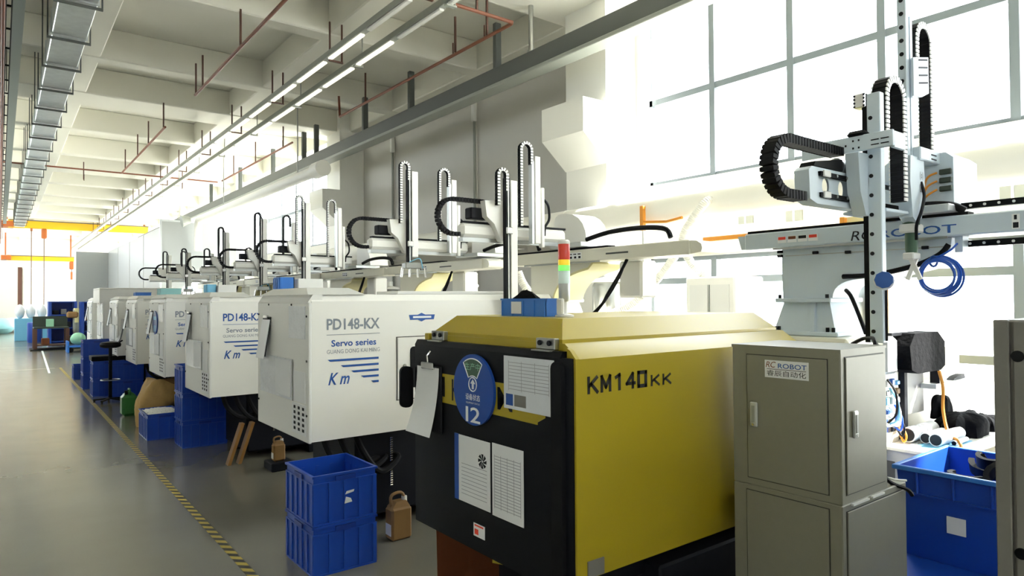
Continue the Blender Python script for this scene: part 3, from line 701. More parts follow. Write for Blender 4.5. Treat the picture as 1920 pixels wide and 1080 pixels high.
# ================================================================== take-out robots on the machines
def chain_mesh(path, wdt, thick, axis=(0, 1, 0), pitch=0.03):
    """links along path; returns (links, side plates)"""
    P = [Vector(p) for p in path]; L = [0.0]
    for a, b in zip(P, P[1:]): L.append(L[-1]+(b-a).length)
    n = max(2, int(L[-1]/pitch)); ax = Vector(axis); a_ = MB(); b_ = MB(); j = 0
    for k in range(n):
        s = L[-1]*(k+0.5)/n
        while j < len(L)-2 and L[j+1] < s: j += 1
        f = (s-L[j])/max(1e-6, L[j+1]-L[j]); c = P[j].lerp(P[j+1], f); t = (P[j+1]-P[j]).normalized(); nn = ax.cross(t).normalized()
        a_.obox(c, t, nn, pitch*0.94, wdt*0.86, thick)
        for sg in (-1, 1): b_.obox(c+ax*(sg*wdt*0.46), t, nn, pitch*0.72, wdt*0.08, thick*1.1)
    return a_, b_
def u_path(xl, zl, xr, zr, zt, y, n=10):
    r = abs(xr-xl)/2; cx = (xl+xr)/2; s = 1 if xr > xl else -1
    return [(xl, y, zl), (xl, y, zt-r)]+[(cx-s*r*cos(pi*k/n), y, zt-r+r*sin(pi*k/n)) for k in range(1, n)]+[(xr, y, zt-r), (xr, y, zr)]
def c_path(x0, ztop, xloop, x1, zbot, y, n=10):
    r = (ztop-zbot)/2; cx = xloop+r
    return [(x0, y, ztop), (cx, y, ztop)]+[(cx-r*sin(pi*k/n), y, ztop-r+r*cos(pi*k/n)) for k in range(1, n)]+[(cx, y, zbot), (x1, y, zbot)]
def add_chain(t, path, wdt, thick, pitch, side):
    a, b = chain_mesh(path, wdt, thick, pitch=pitch); c = part('cable_chain', a, 'rubber', t); part('chain_side', b, side, c); return c
def robot(Yc, c, xm, xs, mz, sz, label, near=False, mid=True, cov=0.0):
    W = 'robot' if near else 'robot_cream'
    p = Yc-0.12; zb = 1.532
    t = thing('takeout_robot', label, 'robot', (4.6, p, zb))
    if not near: arc0 = [(p-0.19, 1.79), (p-0.21, 1.85), (p-0.25, 1.91), (p-0.31, 1.965), (p-0.38, 2.01), (p-0.48, 2.045), (p-0.58, 2.07), (p-0.70, 2.09), (p-0.76, 2.14)]
    ps = part('pedestal', MB().bb(4.36, 4.86, p-0.25, p+0.25, zb, zb+0.03, 0.006).frustum(4.39, 4.83, p-0.22, p+0.22, zb+0.03, 4.43, 4.79, p-0.165, p+0.165, 1.76), W, t)
    part('rib', MB().frustum(4.36, 4.40, p-0.09, p-0.06, zb+0.03, 4.405, 4.43, p-0.075, p-0.05, 1.76), W, ps)
    part('flange', MB().bb(4.37, 4.83, p-0.20, p+0.20, 1.76, 1.79, 0.006), W, ps)
    m = MB()
    for yy in (p-0.21, p-0.17, p+0.18, p+0.21): m.cyl((4.385, yy, zb+0.03), (4.385, yy, zb+0.06), 0.012, seg=8)
    for yy in (p-0.17, p+0.17): m.cyl((4.385, yy, 1.79), (4.385, yy, 1.815), 0.012, seg=8)
    part('bolts', m, 'ink', ps)
    arc = [(p-0.19, 1.79), (p-0.193, 1.815), (p-0.205, 1.845), (p-0.225, 1.868), (p-0.25, 1.885), (p-0.285, 1.899), (p-0.32, 1.908), (p-0.48, 1.925), (p-0.68, 1.97), (p-0.82, 2.01), (p-0.89, 2.06), (p-0.90, 2.14)]
    if not near: arc = arc0
    nk = part('neck', MB().prism('x', [(p+0.165, 1.79), (p+0.17, 1.90), (p+0.17, 2.14)]+arc[::-1], 4.42, 4.78), W, t)
    if not near:
        off_ = []
        for i in range(len(arc)):
            (ya, za), (yb, zb2) = arc[max(i-1, 0)], arc[min(i+1, len(arc)-1)]; L_ = math.hypot(yb-ya, zb2-za)
            off_.append((arc[i][0]+(yb-ya)*0+(zb2-za)/L_*-0.022, arc[i][1]+(yb-ya)/L_*0.022))
        m = MB().prism('x', arc+off_[::-1], 4.40, 4.80)
        part('neck_edge', m, 'neck_cream', nk)
        part('cable_cover', MB().bb(4.56, 4.78, p-1.22, p-0.94, 1.80, 2.14, 0.02), 'white', t)
        hose(t, [(4.40, p-1.20, 2.14), (4.39, p-1.12, 2.02), (4.38, p-0.98, 1.84), (4.38, p-0.90, 1.74), (4.38, p-0.70, 1.60)], 0.014, name='cable'); hose(t, [(4.42, p-1.17, 2.14), (4.40, p-1.10, 1.98), (4.40, p-0.95, 1.80), (4.40, p-0.78, 1.64)], 0.010, name='cable')
    bm_ = part('beam', MB().bb(4.36, 4.64, p-1.9, p+0.43, 2.145, 2.262, 0.008), W, t)
    part('beam_lip', MB().box(4.352, 4.362, p-0.9, p+0.2, 2.132, 2.146), 'steel', bm_)
    part('end_cap', MB().frustum(4.38, 4.62, p+0.43, p+0.47, 2.15, 4.38, 4.62, p+0.43, p+0.50, 2.25), W, bm_)
    if not near: part('nose', MB().prism('x', [(p-1.9, 2.15), (p-1.9, 2.257), (p-1.96, 2.25), (p-2.0, 2.225), (p-2.01, 2.19), (p-2.0, 2.16)], 4.38, 4.62), W, bm_)
    part('cable_duct', MB().box(4.37, 4.46, p-1.0, p+0.41, 2.262, 2.28), 'black', bm_)
    for (z, x) in ((2.31, 4.52), (2.085, 4.50)) if near else ():
        gr = part('guide_rail', MB().box(x-0.012, x+0.03, p-1.9, p-0.92, z, z+0.036), 'black', bm_)
        m = MB()
        for k in range(13): m.cyl((x-0.012, p-0.97-0.07*k, z+0.018), (x-0.018, p-0.97-0.07*k, z+0.018), 0.008, seg=6)
        part('bolts', m, 'white2', gr)
    if near:
        for yy in (p-0.96, p-1.9): part('rail_post', MB().bb(4.40, 4.50, yy, yy+0.04, 2.05, 2.15, 0.004), W, bm_)
    cr = part('carriage', MB().bb(4.30, 4.70, c-0.16, c+0.28, 2.284, 2.33, 0.006), 'alu', t)
    part('motor_cover', MB().prism('x', [(c-0.13, 2.33), (c+0.26, 2.33), (c+0.26, 2.62), (c+0.22, 2.655), (c-0.09, 2.655), (c-0.13, 2.62)], 4.46, 4.84) if near else
         MB().prism('x', [(c+cov+q, z) for (q, z) in ((-0.24, 2.33), (0.24, 2.33), (0.24, 2.58), (0.215, 2.625), (0.17, 2.65), (0.06, 2.65), (-0.04, 2.63), (-0.12, 2.59), (-0.18, 2.53), (-0.22, 2.45))], 4.5, 4.8), 'robot' if near else 'white', t)
    hose(t, [(4.44, c-0.10, 2.36), (4.42, c-0.4, 2.40), (4.42, c-0.75, 2.41), (4.42, c-1.05, 2.38), (4.42, c-1.12, 2.30)] if not near else [(4.42, c+0.2, 2.30), (4.40, c+0.05, 2.34), (4.40, c-0.12, 2.33), (4.42, c-0.2, 2.29)], 0.022, name='cable')
    # horizontal kick arm
    xe = xm-0.44
    ya, yb = c+0.11, c+0.19
    if near:
        ar = part('kick_arm', MB().prism('y', [(xe-0.02, 2.30), (xe+0.05, 2.28), (4.36, 2.285), (4.36, 2.31), (xe+0.08, 2.31), (xe+0.06, 2.45), (4.36, 2.45), (4.36, 2.47), (xe, 2.47), (xe-0.03, 2.45)], ya, yb), W, t)
        # web with round holes
        web = MB(); cx0 = xe+0.07; zc = 2.38; hz = 0.07; cw = 0.17
        for k in range(4):
            cx = cx0+cw*(k+0.5); n = 16
            out = []
            for i in range(n):
                a = 2*pi*i/n; s = 1/max(abs(cos(a)), abs(sin(a))); out.append((cx+cw/2*cos(a)*s, zc+hz*sin(a)*s))
            inn = [(cx+0.036*cos(2*pi*i/n), zc+0.046*sin(2*pi*i/n)) for i in range(n)]
            for yy in (ya+0.01, ya+0.02):
                web.add([(x, yy, z) for (x, z) in out+inn], [(i, (i+1) % n, n+(i+1) % n, n+i) for i in range(n)])
        part('web_plate', web, W, ar)
        for z in (2.318, 2.428):
            g2 = part('guide_rail', MB().box(xe+0.07, 4.3, ya-0.012, ya+0.01, z, z+0.022), 'black', ar)
            m = MB()
            for k in range(7): m.cyl((xe+0.12+0.11*k, ya-0.012, z+0.011), (xe+0.12+0.11*k, ya-0.018, z+0.011), 0.008, seg=6)
            part('bolts', m, 'steel', g2); part('end_stop', MB().bb(xe+0.09, xe+0.16, ya-0.02, ya-0.008, z-0.004, z+0.03, 0.003), 'white2', g2)
        part('belt_cover', MB().prism('y', [(xe+0.02, 2.475), (xe+0.04, 2.50), (xm-0.12, 2.54), (xm-0.12, 2.475)], ya, yb), 'black', ar)
        part('kick_motor', MB().cyl((xm-0.12, c+0.15, 2.505), (xm+0.05, c+0.15, 2.505), 0.05, seg=16), 'steel', t)
    else:
        ar = part('kick_arm', MB().bb(xe, 4.36, ya-0.02, yb, 2.335, 2.46, 0.03), 'white', t)
        part('arm_top', MB().box(xe+0.04, 4.36, ya, yb-0.01, 2.46, 2.478), 'black', ar); part('arm_bottom', MB().box(xe+0.02, 4.36, ya, yb-0.01, 2.30, 2.335), 'steel', ar)
    # arm head cover
    if near:
        hd = part('arm_head', MB().prism('y', [(xm-0.11, 2.57), (xm+0.06, 2.575), (xm+0.09, 2.55), (xm+0.10, 2.25), (xm+0.08, 2.235), (xm-0.03, 2.235), (xm-0.09, 2.36)], c+0.03, c+0.10), W, t)
        lettering('((o))', '-y', xm+0.0, c+0.029, 2.46, 0.05, 0.04, 'ink', hd)
        part('data_plate', MB().box(xm-0.0, xm+0.04, c+0.027, c+0.03, 2.40, 2.44), 'print_grey', hd)
    else:
        cv = [(xm+0.0, 2.30), (xm-0.06, 2.31), (xm-0.10, 2.38), (xm-0.14, 2.46), (xm-0.22, 2.52), (xm-0.24, 2.66), (xm-0.02, 2.67), (xm+0.0, 2.64)]
        hd = part('arm_head', MB().prism('y', cv, c+0.03, c+0.10), 'white', t)
        part('head_motor', MB().bb(xm-0.34, xm-0.14, c+0.10, c+0.2, 2.50, 2.60, 0.01), 'ink', t)
    # main vertical arm
    y0, y1 = c-0.03, c+0.03
    if near:
        ma = part('main_arm', MB().bb(xm+0.0, xm+0.05, c-0.036, c+0.034, mz[0], mz[1], 0.004), W, t)
        part('arm_rail', MB().box(xm+0.004, xm+0.04, c+0.035, c+0.060, mz[0], mz[1]-0.03), 'black', ma)
        m = MB()
        for k in range(13):
            z = mz[0]+0.06+0.105*k
            if z < mz[1]-0.05: m.cyl((xm, c+0.014, z), (xm-0.003, c+0.014, z), 0.011, seg=10)
        part('bolt_holes', m, 'ink', ma)
        part('belt_clamp', MB().bb(xm-0.01, xm+0.05, c+0.036, c+0.10, mz[1]-0.07, mz[1]+0.01, 0.006), 'chrome', ma)
        m = MB()
        for k in range(4):
            for d in (0.042, 0.094): m.cyl((xm-0.01, c+d, mz[1]-0.06+0.02*k), (xm-0.014, c+d, mz[1]-0.06+0.02*k), 0.006, seg=6)
        part('bolts', m, 'ink', ma)
        cap = part('blue_cap', MB().tube([(xm-0.03, c-0.055, 1.886), (xm-0.045, c-0.062, 1.886)], [0.046, 0.044], 9), 'letter_blue', t, 'blue plastic cap')
        part('cap_rim', MB().tube([(xm-0.018, c-0.05, 1.88), (xm-0.03, c-0.055, 1.88)], [0.05, 0.05], 14), 'sign_white', cap)
        # chain bracket across, chains
        br = part('chain_bracket', MB().bb(xm-0.05, xm-0.03, c-0.12, c+0.38, 2.585, 2.672, 0.004).box(xm-0.03, xm+0.1, c-0.12, c-0.1, 2.58, 2.665), W, t)
        m = MB()
        for k in range(2):
            m.box(xm-0.053, xm-0.05, c-0.10, c-0.06, 2.605+0.025*k, 2.610+0.025*k); m.box(xm-0.053, xm-0.05, c-0.05, c-0.01, 2.605+0.025*k, 2.610+0.025*k)
        for (yy, zz) in ((0.05, 2.60), (0.05, 2.64), (0.08, 2.60), (0.08, 2.64), (0.12, 2.62), (0.16, 2.60)): m.box(xm-0.053, xm-0.05, c+yy, c+yy+0.008, zz, zz+0.01)
        part('slots', m, 'ink', br)
        part('connector', MB().bb(xm-0.06, xm+0.06, c+0.02, c+0.12, 2.665, 2.70, 0.015), 'black', br)
        add_chain(t, c_path(xm-0.10, 2.585, xe-0.34, xe-0.05, 2.31, c+0.145), 0.075, 0.042, 0.027, 'rubber')
        add_chain(t, u_path(xm+0.085, 2.665, xm+0.30, 2.33, 3.0, c), 0.085, 0.036, 0.024, 'white2')
        part('chain_mount', MB().bb(xm+0.10, xm+0.42, c-0.02, c+0.22, 2.265, 2.283, 0.004), 'robot', t)
    else:
        ma = part('main_arm', MB().bb(xm+0.0, xm+0.075, y0, y1, mz[0], mz[1], 0.005), 'white', t)
        part('arm_rail', MB().box(xm-0.045, xm-0.004, y0+0.01, y1, mz[0]-0.06, mz[1]+0.02), 'ink', ma)
        part('rail_strip', MB().box(xm-0.03, xm-0.018, y0+0.004, y0+0.011, mz[0]-0.06, mz[1]), 'white2', ma)
        part('slide_clamp', MB().bb(xm-0.06, xm+0.01, y0-0.02, y0, 2.37, 2.43, 0.006), 'chrome', ma)
        add_chain(t, u_path(xm-0.125, 2.62, xm-0.03, mz[1]-0.1, mz[1]+0.09, c), 0.05, 0.026, 0.026, 'white2' if mid else 'rubber')
        add_chain(t, c_path(xm-0.13, 2.66, xe-0.22, xe+0.0, 2.36, c+0.13), 0.05, 0.032, 0.03, 'rubber')
    # gripper below the main arm
    if not near:
        g = part('gripper', MB().bb(xm-0.09, xm+0.11, c-0.05, c+0.05, mz[0]-0.13, mz[0]-0.06, 0.01), 'steel', t)
        for k in range(4): part('finger', MB().cyl((xm-0.12+0.09*k, c-0.03, mz[0]-0.12), (xm-0.14+0.1*k, c-0.04, mz[0]-0.22), 0.012, seg=6), 'chrome', g)
        part('air_tube', MB().tube(spline([(xm-0.05, c-0.05, mz[0]-0.06), (xm+0.06, c-0.08, mz[0]-0.02), (xm+0.12, c-0.04, mz[0]-0.12)]), 0.006, 6), 'lightblue', g)
    # secondary arm
    if near:
        sa = part('second_arm', MB().bb(xs, xs+0.04, c-0.02, c+0.028, 2.45, sz[1], 0.004), W, t)
        m = MB()
        for k in range(11):
            z = sz[1]-0.06-0.078*k; m.cyl((xs, c+0.004, z), (xs-0.003, c+0.004, z), 0.012, seg=10)
        part('bolt_holes', m, 'ink', sa)
        part('arm_rail', MB().box(xs+0.055, xs+0.085, y0+0.01, y1, 2.45, sz[1]-0.3), W, sa)
        part('arm_shoe', MB().prism('y', [(xs-0.03, 2.45), (xs-0.02, 2.6), (xs+0.16, 2.6), (xs+0.17, 2.45), (xs+0.12, 2.25), (xs+0.05, 2.22), (xs+0.0, 2.25)], y0-0.012, y1), W, sa)
        lettering('((o))', '-y', xs+0.10, y0-0.0125, 2.47, 0.05, 0.05, 'ink', sa); part('data_plate', MB().box(xs+0.10, xs+0.14, y0-0.0135, y0-0.012, 2.40, 2.445), 'print_grey', sa)
        pb_ = part('plate_bracket', MB().prism('y', [(xs+0.04, 2.95), (xs+0.04, 3.17), (xs+0.25, 3.215), (xs+0.25, 3.0), (xs+0.15, 2.96)], y0-0.012, y0), W, sa)
        m = MB()
        for k in range(4): m.prism('y', [(xs+0.11, 3.03+0.045*k), (xs+0.11, 3.04+0.045*k), (xs+0.235, 3.065+0.045*k), (xs+0.235, 3.055+0.045*k)], y0-0.014, y0-0.012)
        part('slots', m, 'ink', pb_)
        add_chain(t, u_path(xs+0.17, 3.16, xs+0.37, 2.64, 3.42, c+0.02), 0.075, 0.036, 0.024, 'white2')
        lb = part('chain_box', MB().bb(xs+0.07, xs+0.40, c-0.06, c+0.06, 2.585, 2.66, 0.006), W, t)
        part('slots', MB().box(xs+0.22, xs+0.29, c-0.063, c-0.06, 2.60, 2.607).box(xs+0.22, xs+0.29, c-0.063, c-0.06, 2.625, 2.632), 'ink', lb)
        wr_ = part('wrist', MB().lathe((xs+0.08, c, 2.05), [(0.03, 0), (0.033, 0.02), (0.033, 0.11), (0.036, 0.12), (0.036, 0.15), (0.044, 0.15), (0.044, 0.19), (0.03, 0.21)], 16), 'green_dark', sa)
        part('wrist_body', MB().bb(xs+0.02, xs+0.14, c-0.045, c+0.045, 2.165, 2.215, 0.008), 'white2', wr_)
        gp = part('gripper', MB().bb(xs+0.03, xs+0.13, c-0.03, c+0.03, 2.01, 2.05, 0.006), 'white2', sa)
        for sg_ in (-1, 1): part('finger', MB().obox((xs+0.08, c-0.01+0.01*sg_, 1.955), (0.1*sg_, -0.36*sg_, 1), (1, 0, 0), 0.13, 0.024, 0.015), 'white2', gp)
        hose(sa, [(xs+0.12, c-0.04, 2.46), (xs+0.11, c-0.06, 2.38), (xs+0.04, c-0.07, 2.28), (xs+0.0, c-0.06, 2.2), (xs+0.02, c-0.05, 2.12)], 0.009, name='cable')
        for k in range(3):
            cn = part('connector', MB().bb(4.438, 4.458, c-0.125, c-0.06, 2.42+0.05*k, 2.452+0.05*k, 0.004), 'bench_green', t)
            hose(t, [(4.44, c-0.05, 2.435+0.05*k), (4.42, c+0.0, 2.40+0.05*k), (4.42, c+0.02, 2.36), (4.43, c-0.02, 2.33)], 0.006, 'orange', 'wire')
    else:
        sa = part('second_arm', MB().bb(xs, xs+0.065, y0, y1, sz[0], sz[1], 0.005), 'white', t)
        part('arm_rail', MB().box(xs-0.03, xs-0.004, y0+0.01, y1, sz[0], sz[1]-0.05), 'alu', sa)
        part('thin_rail', MB().bb(xs+0.085, xs+0.12, y0+0.01, y1, sz[0]-0.03, sz[1]-0.28, 0.005), 'white', sa)
        add_chain(t, u_path(xs-0.15, 2.45, xs-0.03, sz[1]-0.08, sz[1]+0.11, c), 0.05, 0.024, 0.026, 'white2' if mid else 'rubber')
        hose(sa, [(xs+0.12, c, 2.72), (xs+0.18, c, 2.66), (xs+0.19, c, 2.54), (xs+0.14, c, 2.46), (xs+0.13, c, 2.38)], 0.012, name='cable')
    # lettering and stickers on the beam
    if near:
        xx = 4.358
        lettering('RC', '-x', xx, 2.075, 2.158, 0.14, 0.062, 'ink', bm_, False, 0.2); lettering('ROBOT', '-x', xx, 1.905, 2.163, 0.43, 0.05, 'letter_blue', bm_, True)
        for k in range(4):
            s_ = part('warning_sticker', MB().box(xx-0.001, xx+0.001, 2.295+0.075*k, 2.36+0.075*k, 2.178, 2.222), 'sign_white', bm_)
            part('sticker_print', MB().box(xx-0.002, xx-0.001, 2.30+0.075*k, 2.355+0.075*k, 2.20, 2.22), ('red', 'ink', 'brown', 'red')[k], s_)
        s_ = part('plate', MB().box(xx-0.001, xx+0.001, 1.175, 1.21, 2.16, 2.24), 'sign_white', bm_); part('plate_print', MB().box(xx-0.002, xx-0.001, 1.18, 1.205, 2.165, 2.195).box(xx-0.002, xx-0.001, 1.187, 1.20, 2.21, 2.235), 'ink', s_)
        m = MB()
        for (yy, zz) in ((2.60, 2.12), (2.60, 2.09), (2.34, 2.10), (2.12, 2.09), (1.66, 2.09), (1.99, 2.10)): m.bb(4.40, 4.425, yy-0.018, yy+0.018, zz-0.01, zz+0.01, 0.003)
        part('clamp_bolts', m, 'ink', nk)
        hose(t, [(4.40, 2.15, 1.93), (4.39, 1.95, 1.935), (4.39, 1.72, 1.98), (4.39, 1.58, 2.04), (4.40, 1.53, 2.10)], 0.016, name='cable')
        hose(t, [(4.42, 2.14, 1.84), (4.36, 2.08, 1.80), (4.34, 2.03, 1.70), (4.36, 1.99, 1.56)], 0.013, name='cable')
        hose(t, [(xm+0.03, c-0.04, 1.56), (xm+0.028, c-0.042, 1.85)], 0.007, name='cable')
        part('neck_seam', MB().box(4.414, 4.421, 1.55, 2.56, 2.086, 2.092), 'steel', nk)
    else:
        xx = 4.358
        s_ = part('warning_sticker', MB().box(xx-0.001, xx+0.001, p-0.66, p-0.48, 2.175, 2.235), 'sign_white', bm_)
        m = MB()
        for k in range(3): m.box(xx-0.002, xx-0.001, p-0.65+0.06*k, p-0.62+0.06*k, 2.18, 2.20); m.box(xx-0.002, xx-0.001, p-0.65+0.06*k, p-0.61+0.06*k, 2.215, 2.225)
        part('sticker_print', m, 'ink', s_)
        part('slot', MB().box(xx-0.001, xx+0.001, p-1.25, p-0.98, 2.195, 2.21), 'rail_grey', bm_)
    return t
robot(2.54, 1.65, 3.735, 4.115, (1.55, 2.9), (1.97, 3.72), 'large blue white robot over the grey cabinet at right', True)
robot(5.37, 4.70, 3.585, 3.865, (1.66, 2.85), (2.30, 3.10), 'cream robot on the nearest white machine, beam behind the signal tower', cov=0.2)
robot(8.25, 6.40, 3.54, 4.05, (2.26, 3.19), (2.32, 3.15), 'cream robot with tall arms above the maker badge')
robot(10.73, 9.65, 3.57, 4.07, (2.1, 3.24), (2.3, 3.20), 'cream robot third behind the signal tower')
robot(13.1, 11.64, 3.565, 4.07, (2.1, 3.2), (2.3, 3.17), 'cream robot fourth behind the signal tower', mid=False)
robot(15.3, 13.88, 3.53, 4.07, (2.1, 3.15), (2.3, 2.75), 'cream robot fifth behind the signal tower', mid=False)
robot(17.55, 17.3, 3.55, 4.07, (2.15, 2.95), (2.3, 2.95), 'small looking robot next to the farthest one', mid=False)
robot(19.75, 19.3, 3.5, 3.95, (2.15, 3.0), (2.3, 3.0), 'farthest robot of the row with thin upright arms', mid=False)
# ================================================================== crates
def crate_proto(L, W, H, split=False, rim=0.012, nx=4, ny=5, mat='crate', th=0.006):
    """open stacking crate, origin at the bottom centre"""
    t = thing('storage_crate', '-', 'crate', (0, 0, 0)); x, y = L/2, W/2; i = 0.012
    b = MB().box(-x+i, x-i, -y+i, y-i, 0, th)
    for (a0, a1, b0, b1) in ((-x+i, -x+i+th, -y+i, y-i), (x-i-th, x-i, -y+i, y-i), (-x+i, x-i, -y+i, -y+i+th), (-x+i, x-i, y-i-th, y-i)): b.box(a0, a1, b0, b1, 0, H)
    part('body', b, mat, t)
    r = MB()
    for nm, z0, z1, o in (('rim', H-0.014, H, 0.0), ('rim_band', H-0.062, H-0.052, 0.004), ('base_band', 0.0, 0.012, 0.006)):
        r = MB(); r.box(-x+o, -x+i+0.004, -y+o, y-o, z0, z1); r.box(x-i-0.004, x-o, -y+o, y-o, z0, z1); r.box(-x+o, x-o, -y+o, -y+i+0.004, z0, z1); r.box(-x+o, x-o, y-i-0.004, y-o, z0, z1)
        part(nm, r, mat, t)
    ribs = []
    for s in (-1, 1):
        for k in range(ny+1):
            yy = -y+0.02+(W-0.04)*k/ny; ribs.append((s*(x-i)-0.009, s*(x-i)+0.009, yy-0.012, yy+0.012))
        for k in range(nx+1):
            xx = -x+0.02+(L-0.04)*k/nx; ribs.append((xx-0.012, xx+0.012, s*(y-i)-0.009, s*(y-i)+0.009))
    if split:
        pr = {}
        for (a0, a1, b0, b1) in ribs:
            key = round(a1-a0, 3)
            if key not in pr: pr[key] = (part('rib', MB().box(a0, a1, b0, b1, 0.012, H-0.055), mat, t), (a0, b0))
            else: again('rib', pr[key][0], t, (a0-pr[key][1][0], b0-pr[key][1][1], 0))
    else:
        m = MB()
        for (a0, a1, b0, b1) in ribs: m.box(a0, a1, b0, b1, 0.012, H-0.055)
        part('ribs', m, mat, t)
    part('handle_grip', MB().box(-x-0.001, -x+0.006, -0.07, 0.07, H-0.05, H-0.02), 'crate_dark', t); part('handle_grip', MB().box(-0.07, 0.07, -y-0.001, -y+0.006, H-0.05, H-0.02), 'crate_dark', t)
    return t
def put(proto, x, y, z, rz, label, first=[]):
    if proto.get('used'): o = copy_tree(proto)
    else: o = proto; proto['used'] = 1
    o.location = (x, y, z); o.rotation_euler = (0, 0, rz); o['label'] = label; return o
cA = crate_proto(0.46, 0.52, 0.327, True)
u = put(cA, 1.835, 4.478, 0.3285, 0.0, 'empty blue crate, upper of the pair beside the yellow machine')
d = put(cA, 1.835, 4.478, 0.0, 0.0, 'blue crate, lower of the pair beside the yellow machine')
o = bpy.data.objects.new('torn_label', to_mesh(MB().prism('y', [(-0.01, 0.18), (0.05, 0.19), (0.055, 0.205), (0.0, 0.20)], -0.2715, -0.2705).prism('y', [(-0.015, 0.12), (0.04, 0.125), (0.03, 0.15), (-0.005, 0.165)], -0.2715, -0.2705), 'paper', (0, 0, 0), 'torn_label')); COL.objects.link(o); o.parent = u
cB = crate_proto(0.53, 0.46, 0.333, False, nx=5, ny=4)
for k, lb in enumerate(('blue crate at the bottom of the stack of three by the pellet crate', 'middle blue crate in the stack of three by the pellet crate', 'top blue crate in the stack of three by the pellet crate')): put(cB, 2.03, 9.13, 0.3345*k, 0.0, lb)
cC = crate_proto(0.42, 0.66, 0.335, False, nx=3, ny=5)
pc = put(cC, 1.72, 10.03, 0.0, 0.0, 'blue crate full of white plastic pellets'); 
put(cC, 2.25, 9.98, 0.0, 0.0, 'blue crate tucked behind the pellet crate')
m = MB(); rnd = random.Random(3)
for k in range(420):
    x = 1.72+rnd.uniform(-0.175, 0.175); y = 10.03+rnd.uniform(-0.29, 0.29); z = 0.29+0.05*cos((x-1.72)*6)*cos((y-10.03)*4)+rnd.uniform(-0.01, 0.012); s = rnd.uniform(0.012, 0.02)
    m.bb(x-s, x+s, y-s, y+s, z-s*0.6, z+s*0.6, s*0.4)
m.box(1.53, 1.91, 9.73, 10.33, 0.20, 0.285)
o = single('white_pellets', m, 'pellet', 'white plastic pellets heaped in the blue crate', 'pellets', (1.72, 10.03, 0.2)); o['kind'] = 'stuff'
for (x, y, n, lb) in ((1.90, 14.45, 2, 'blue crate in the right hand stack behind the black stool'), (1.66, 15.05, 2, 'blue crate under the black lid behind the stool'), (1.62, 16.45, 3, 'blue crate in the stack nearest the far aisle'), (2.5, 14.3, 2, 'blue crate in the inner stack behind the black stool')):
    for k in range(n): put(cB, x, y, 0.3345*k, 0.0, lb+(', bottom one' if k == 0 else ', top one' if k == n-1 else ', middle one'))
for (x, y, lb) in ((1.62, 18.6, 'blue crate below the farthest white machines'),):
    put(cB, x, y, 0.0, 0.0, lb)
single('crate_lid', MB().bb(1.38, 1.95, 14.81, 15.29, 0.6705, 0.76, 0.01), 'black', 'flat black lid on a blue crate stack', 'lid', (1.64, 15.0, 0.67))

# trays standing on the machines
def tray(x0, x1, y0, y1, z, h, mat, label, lip=True, cat='tray'):
    t = thing('parts_tray', label, cat, ((x0+x1)/2, (y0+y1)/2, z)); th = 0.006
    b = MB().box(x0, x1, y0, y1, z, z+th)
    for q in ((x0, x0+th, y0, y1), (x1-th, x1, y0, y1), (x0, x1, y0, y0+th), (x0, x1, y1-th, y1)): b.box(*q, z+th, z+h)
    part('body', b, mat, t)
    if lip: part('rim', MB().box(x0-0.006, x0+th, y0-0.006, y1+0.006, z+h-0.008, z+h).box(x1-th, x1+0.006, y0-0.006, y1+0.006, z+h-0.008, z+h).box(x0, x1, y0-0.006, y0+th, z+h-0.008, z+h).box(x0, x1, y1-th, y1+0.006, z+h-0.008, z+h), mat, t)
    m = MB(); n = max(3, int((y1-y0)/0.07))
    for k in range(n+1):
        yy = y0+(y1-y0)*k/n; m.box(x0-0.004, x0, max(y0, yy-0.006), min(y1, yy+0.006), z, z+h-0.01)
    part('ribs', m, mat, t); return t
tk = tray(2.06, 2.17, 2.42, 2.765, 1.7125, 0.088, 'tray', 'blue parts tray on the yellow machine hood')
part('label_card', MB().box(2.054, 2.0565, 2.60, 2.68, 1.725, 1.785), 'paper', tk); 
m = MB().add([], [])
rnd = random.Random(5); 
def lump(cx, cy, cz, rx, ry, rz, n=10, mm=7, seed=1, amp=0.15):
    R = random.Random(seed); vs = []; fs = []
    for i in range(mm+1):
        ph = pi*i/mm
        for k in range(n):
            g = 2*pi*k/n; q = 1+R.uniform(-amp, amp); vs.append((cx+rx*sin(ph)*cos(g)*q, cy+ry*sin(ph)*sin(g)*q, cz+rz*cos(ph)*q))
    for i in range(mm):
        for k in range(n): fs.append((i*n+k, i*n+(k+1) % n, (i+1)*n+(k+1) % n, (i+1)*n+k))
    return MB().add(vs, fs)
single('black_rag', lump(2.115, 2.63, 1.79, 0.045, 0.09, 0.05, seed=2), 'cloth', 'crumpled black rag in the blue parts tray', 'rag', (2.115, 2.63, 1.73))
X_, Y_ = 2.12, 2.352
tw = thing('signal_tower', 'signal tower with red, amber and green segments', 'signal light', (X_, Y_, 1.713))
part('foot', MB().lathe((X_, Y_, 1.713), [(0.045, 0), (0.045, 0.008), (0.014, 0.016), (0.014, 0.075)], 16), 'white2', tw)
part('bracket', MB().bb(X_-0.035, X_-0.015, Y_-0.022, Y_+0.022, 1.721, 1.80, 0.006), 'white2', tw)
part('base_cup', MB().lathe((X_, Y_, 1.785), [(0.02, 0), (0.027, 0.012), (0.027, 0.085)], 18), 'alu', tw)
for k, (mt, a_, b_) in enumerate((('lampwhite', 0.085, 0.145), ('green', 0.145, 0.172), ('amber', 0.172, 0.198), ('red', 0.198, 0.272))):
    part('lamp_segment', MB().lathe((X_, Y_, 1.785), [(0.028, a_), (0.028, b_-0.003), (0.026, b_)], 18), mt, tw)
part('top_cap', MB().lathe((X_, Y_, 1.785), [(0.0285, 0.272), (0.0285, 0.285), (0.02, 0.292)], 18), 'white2', tw)
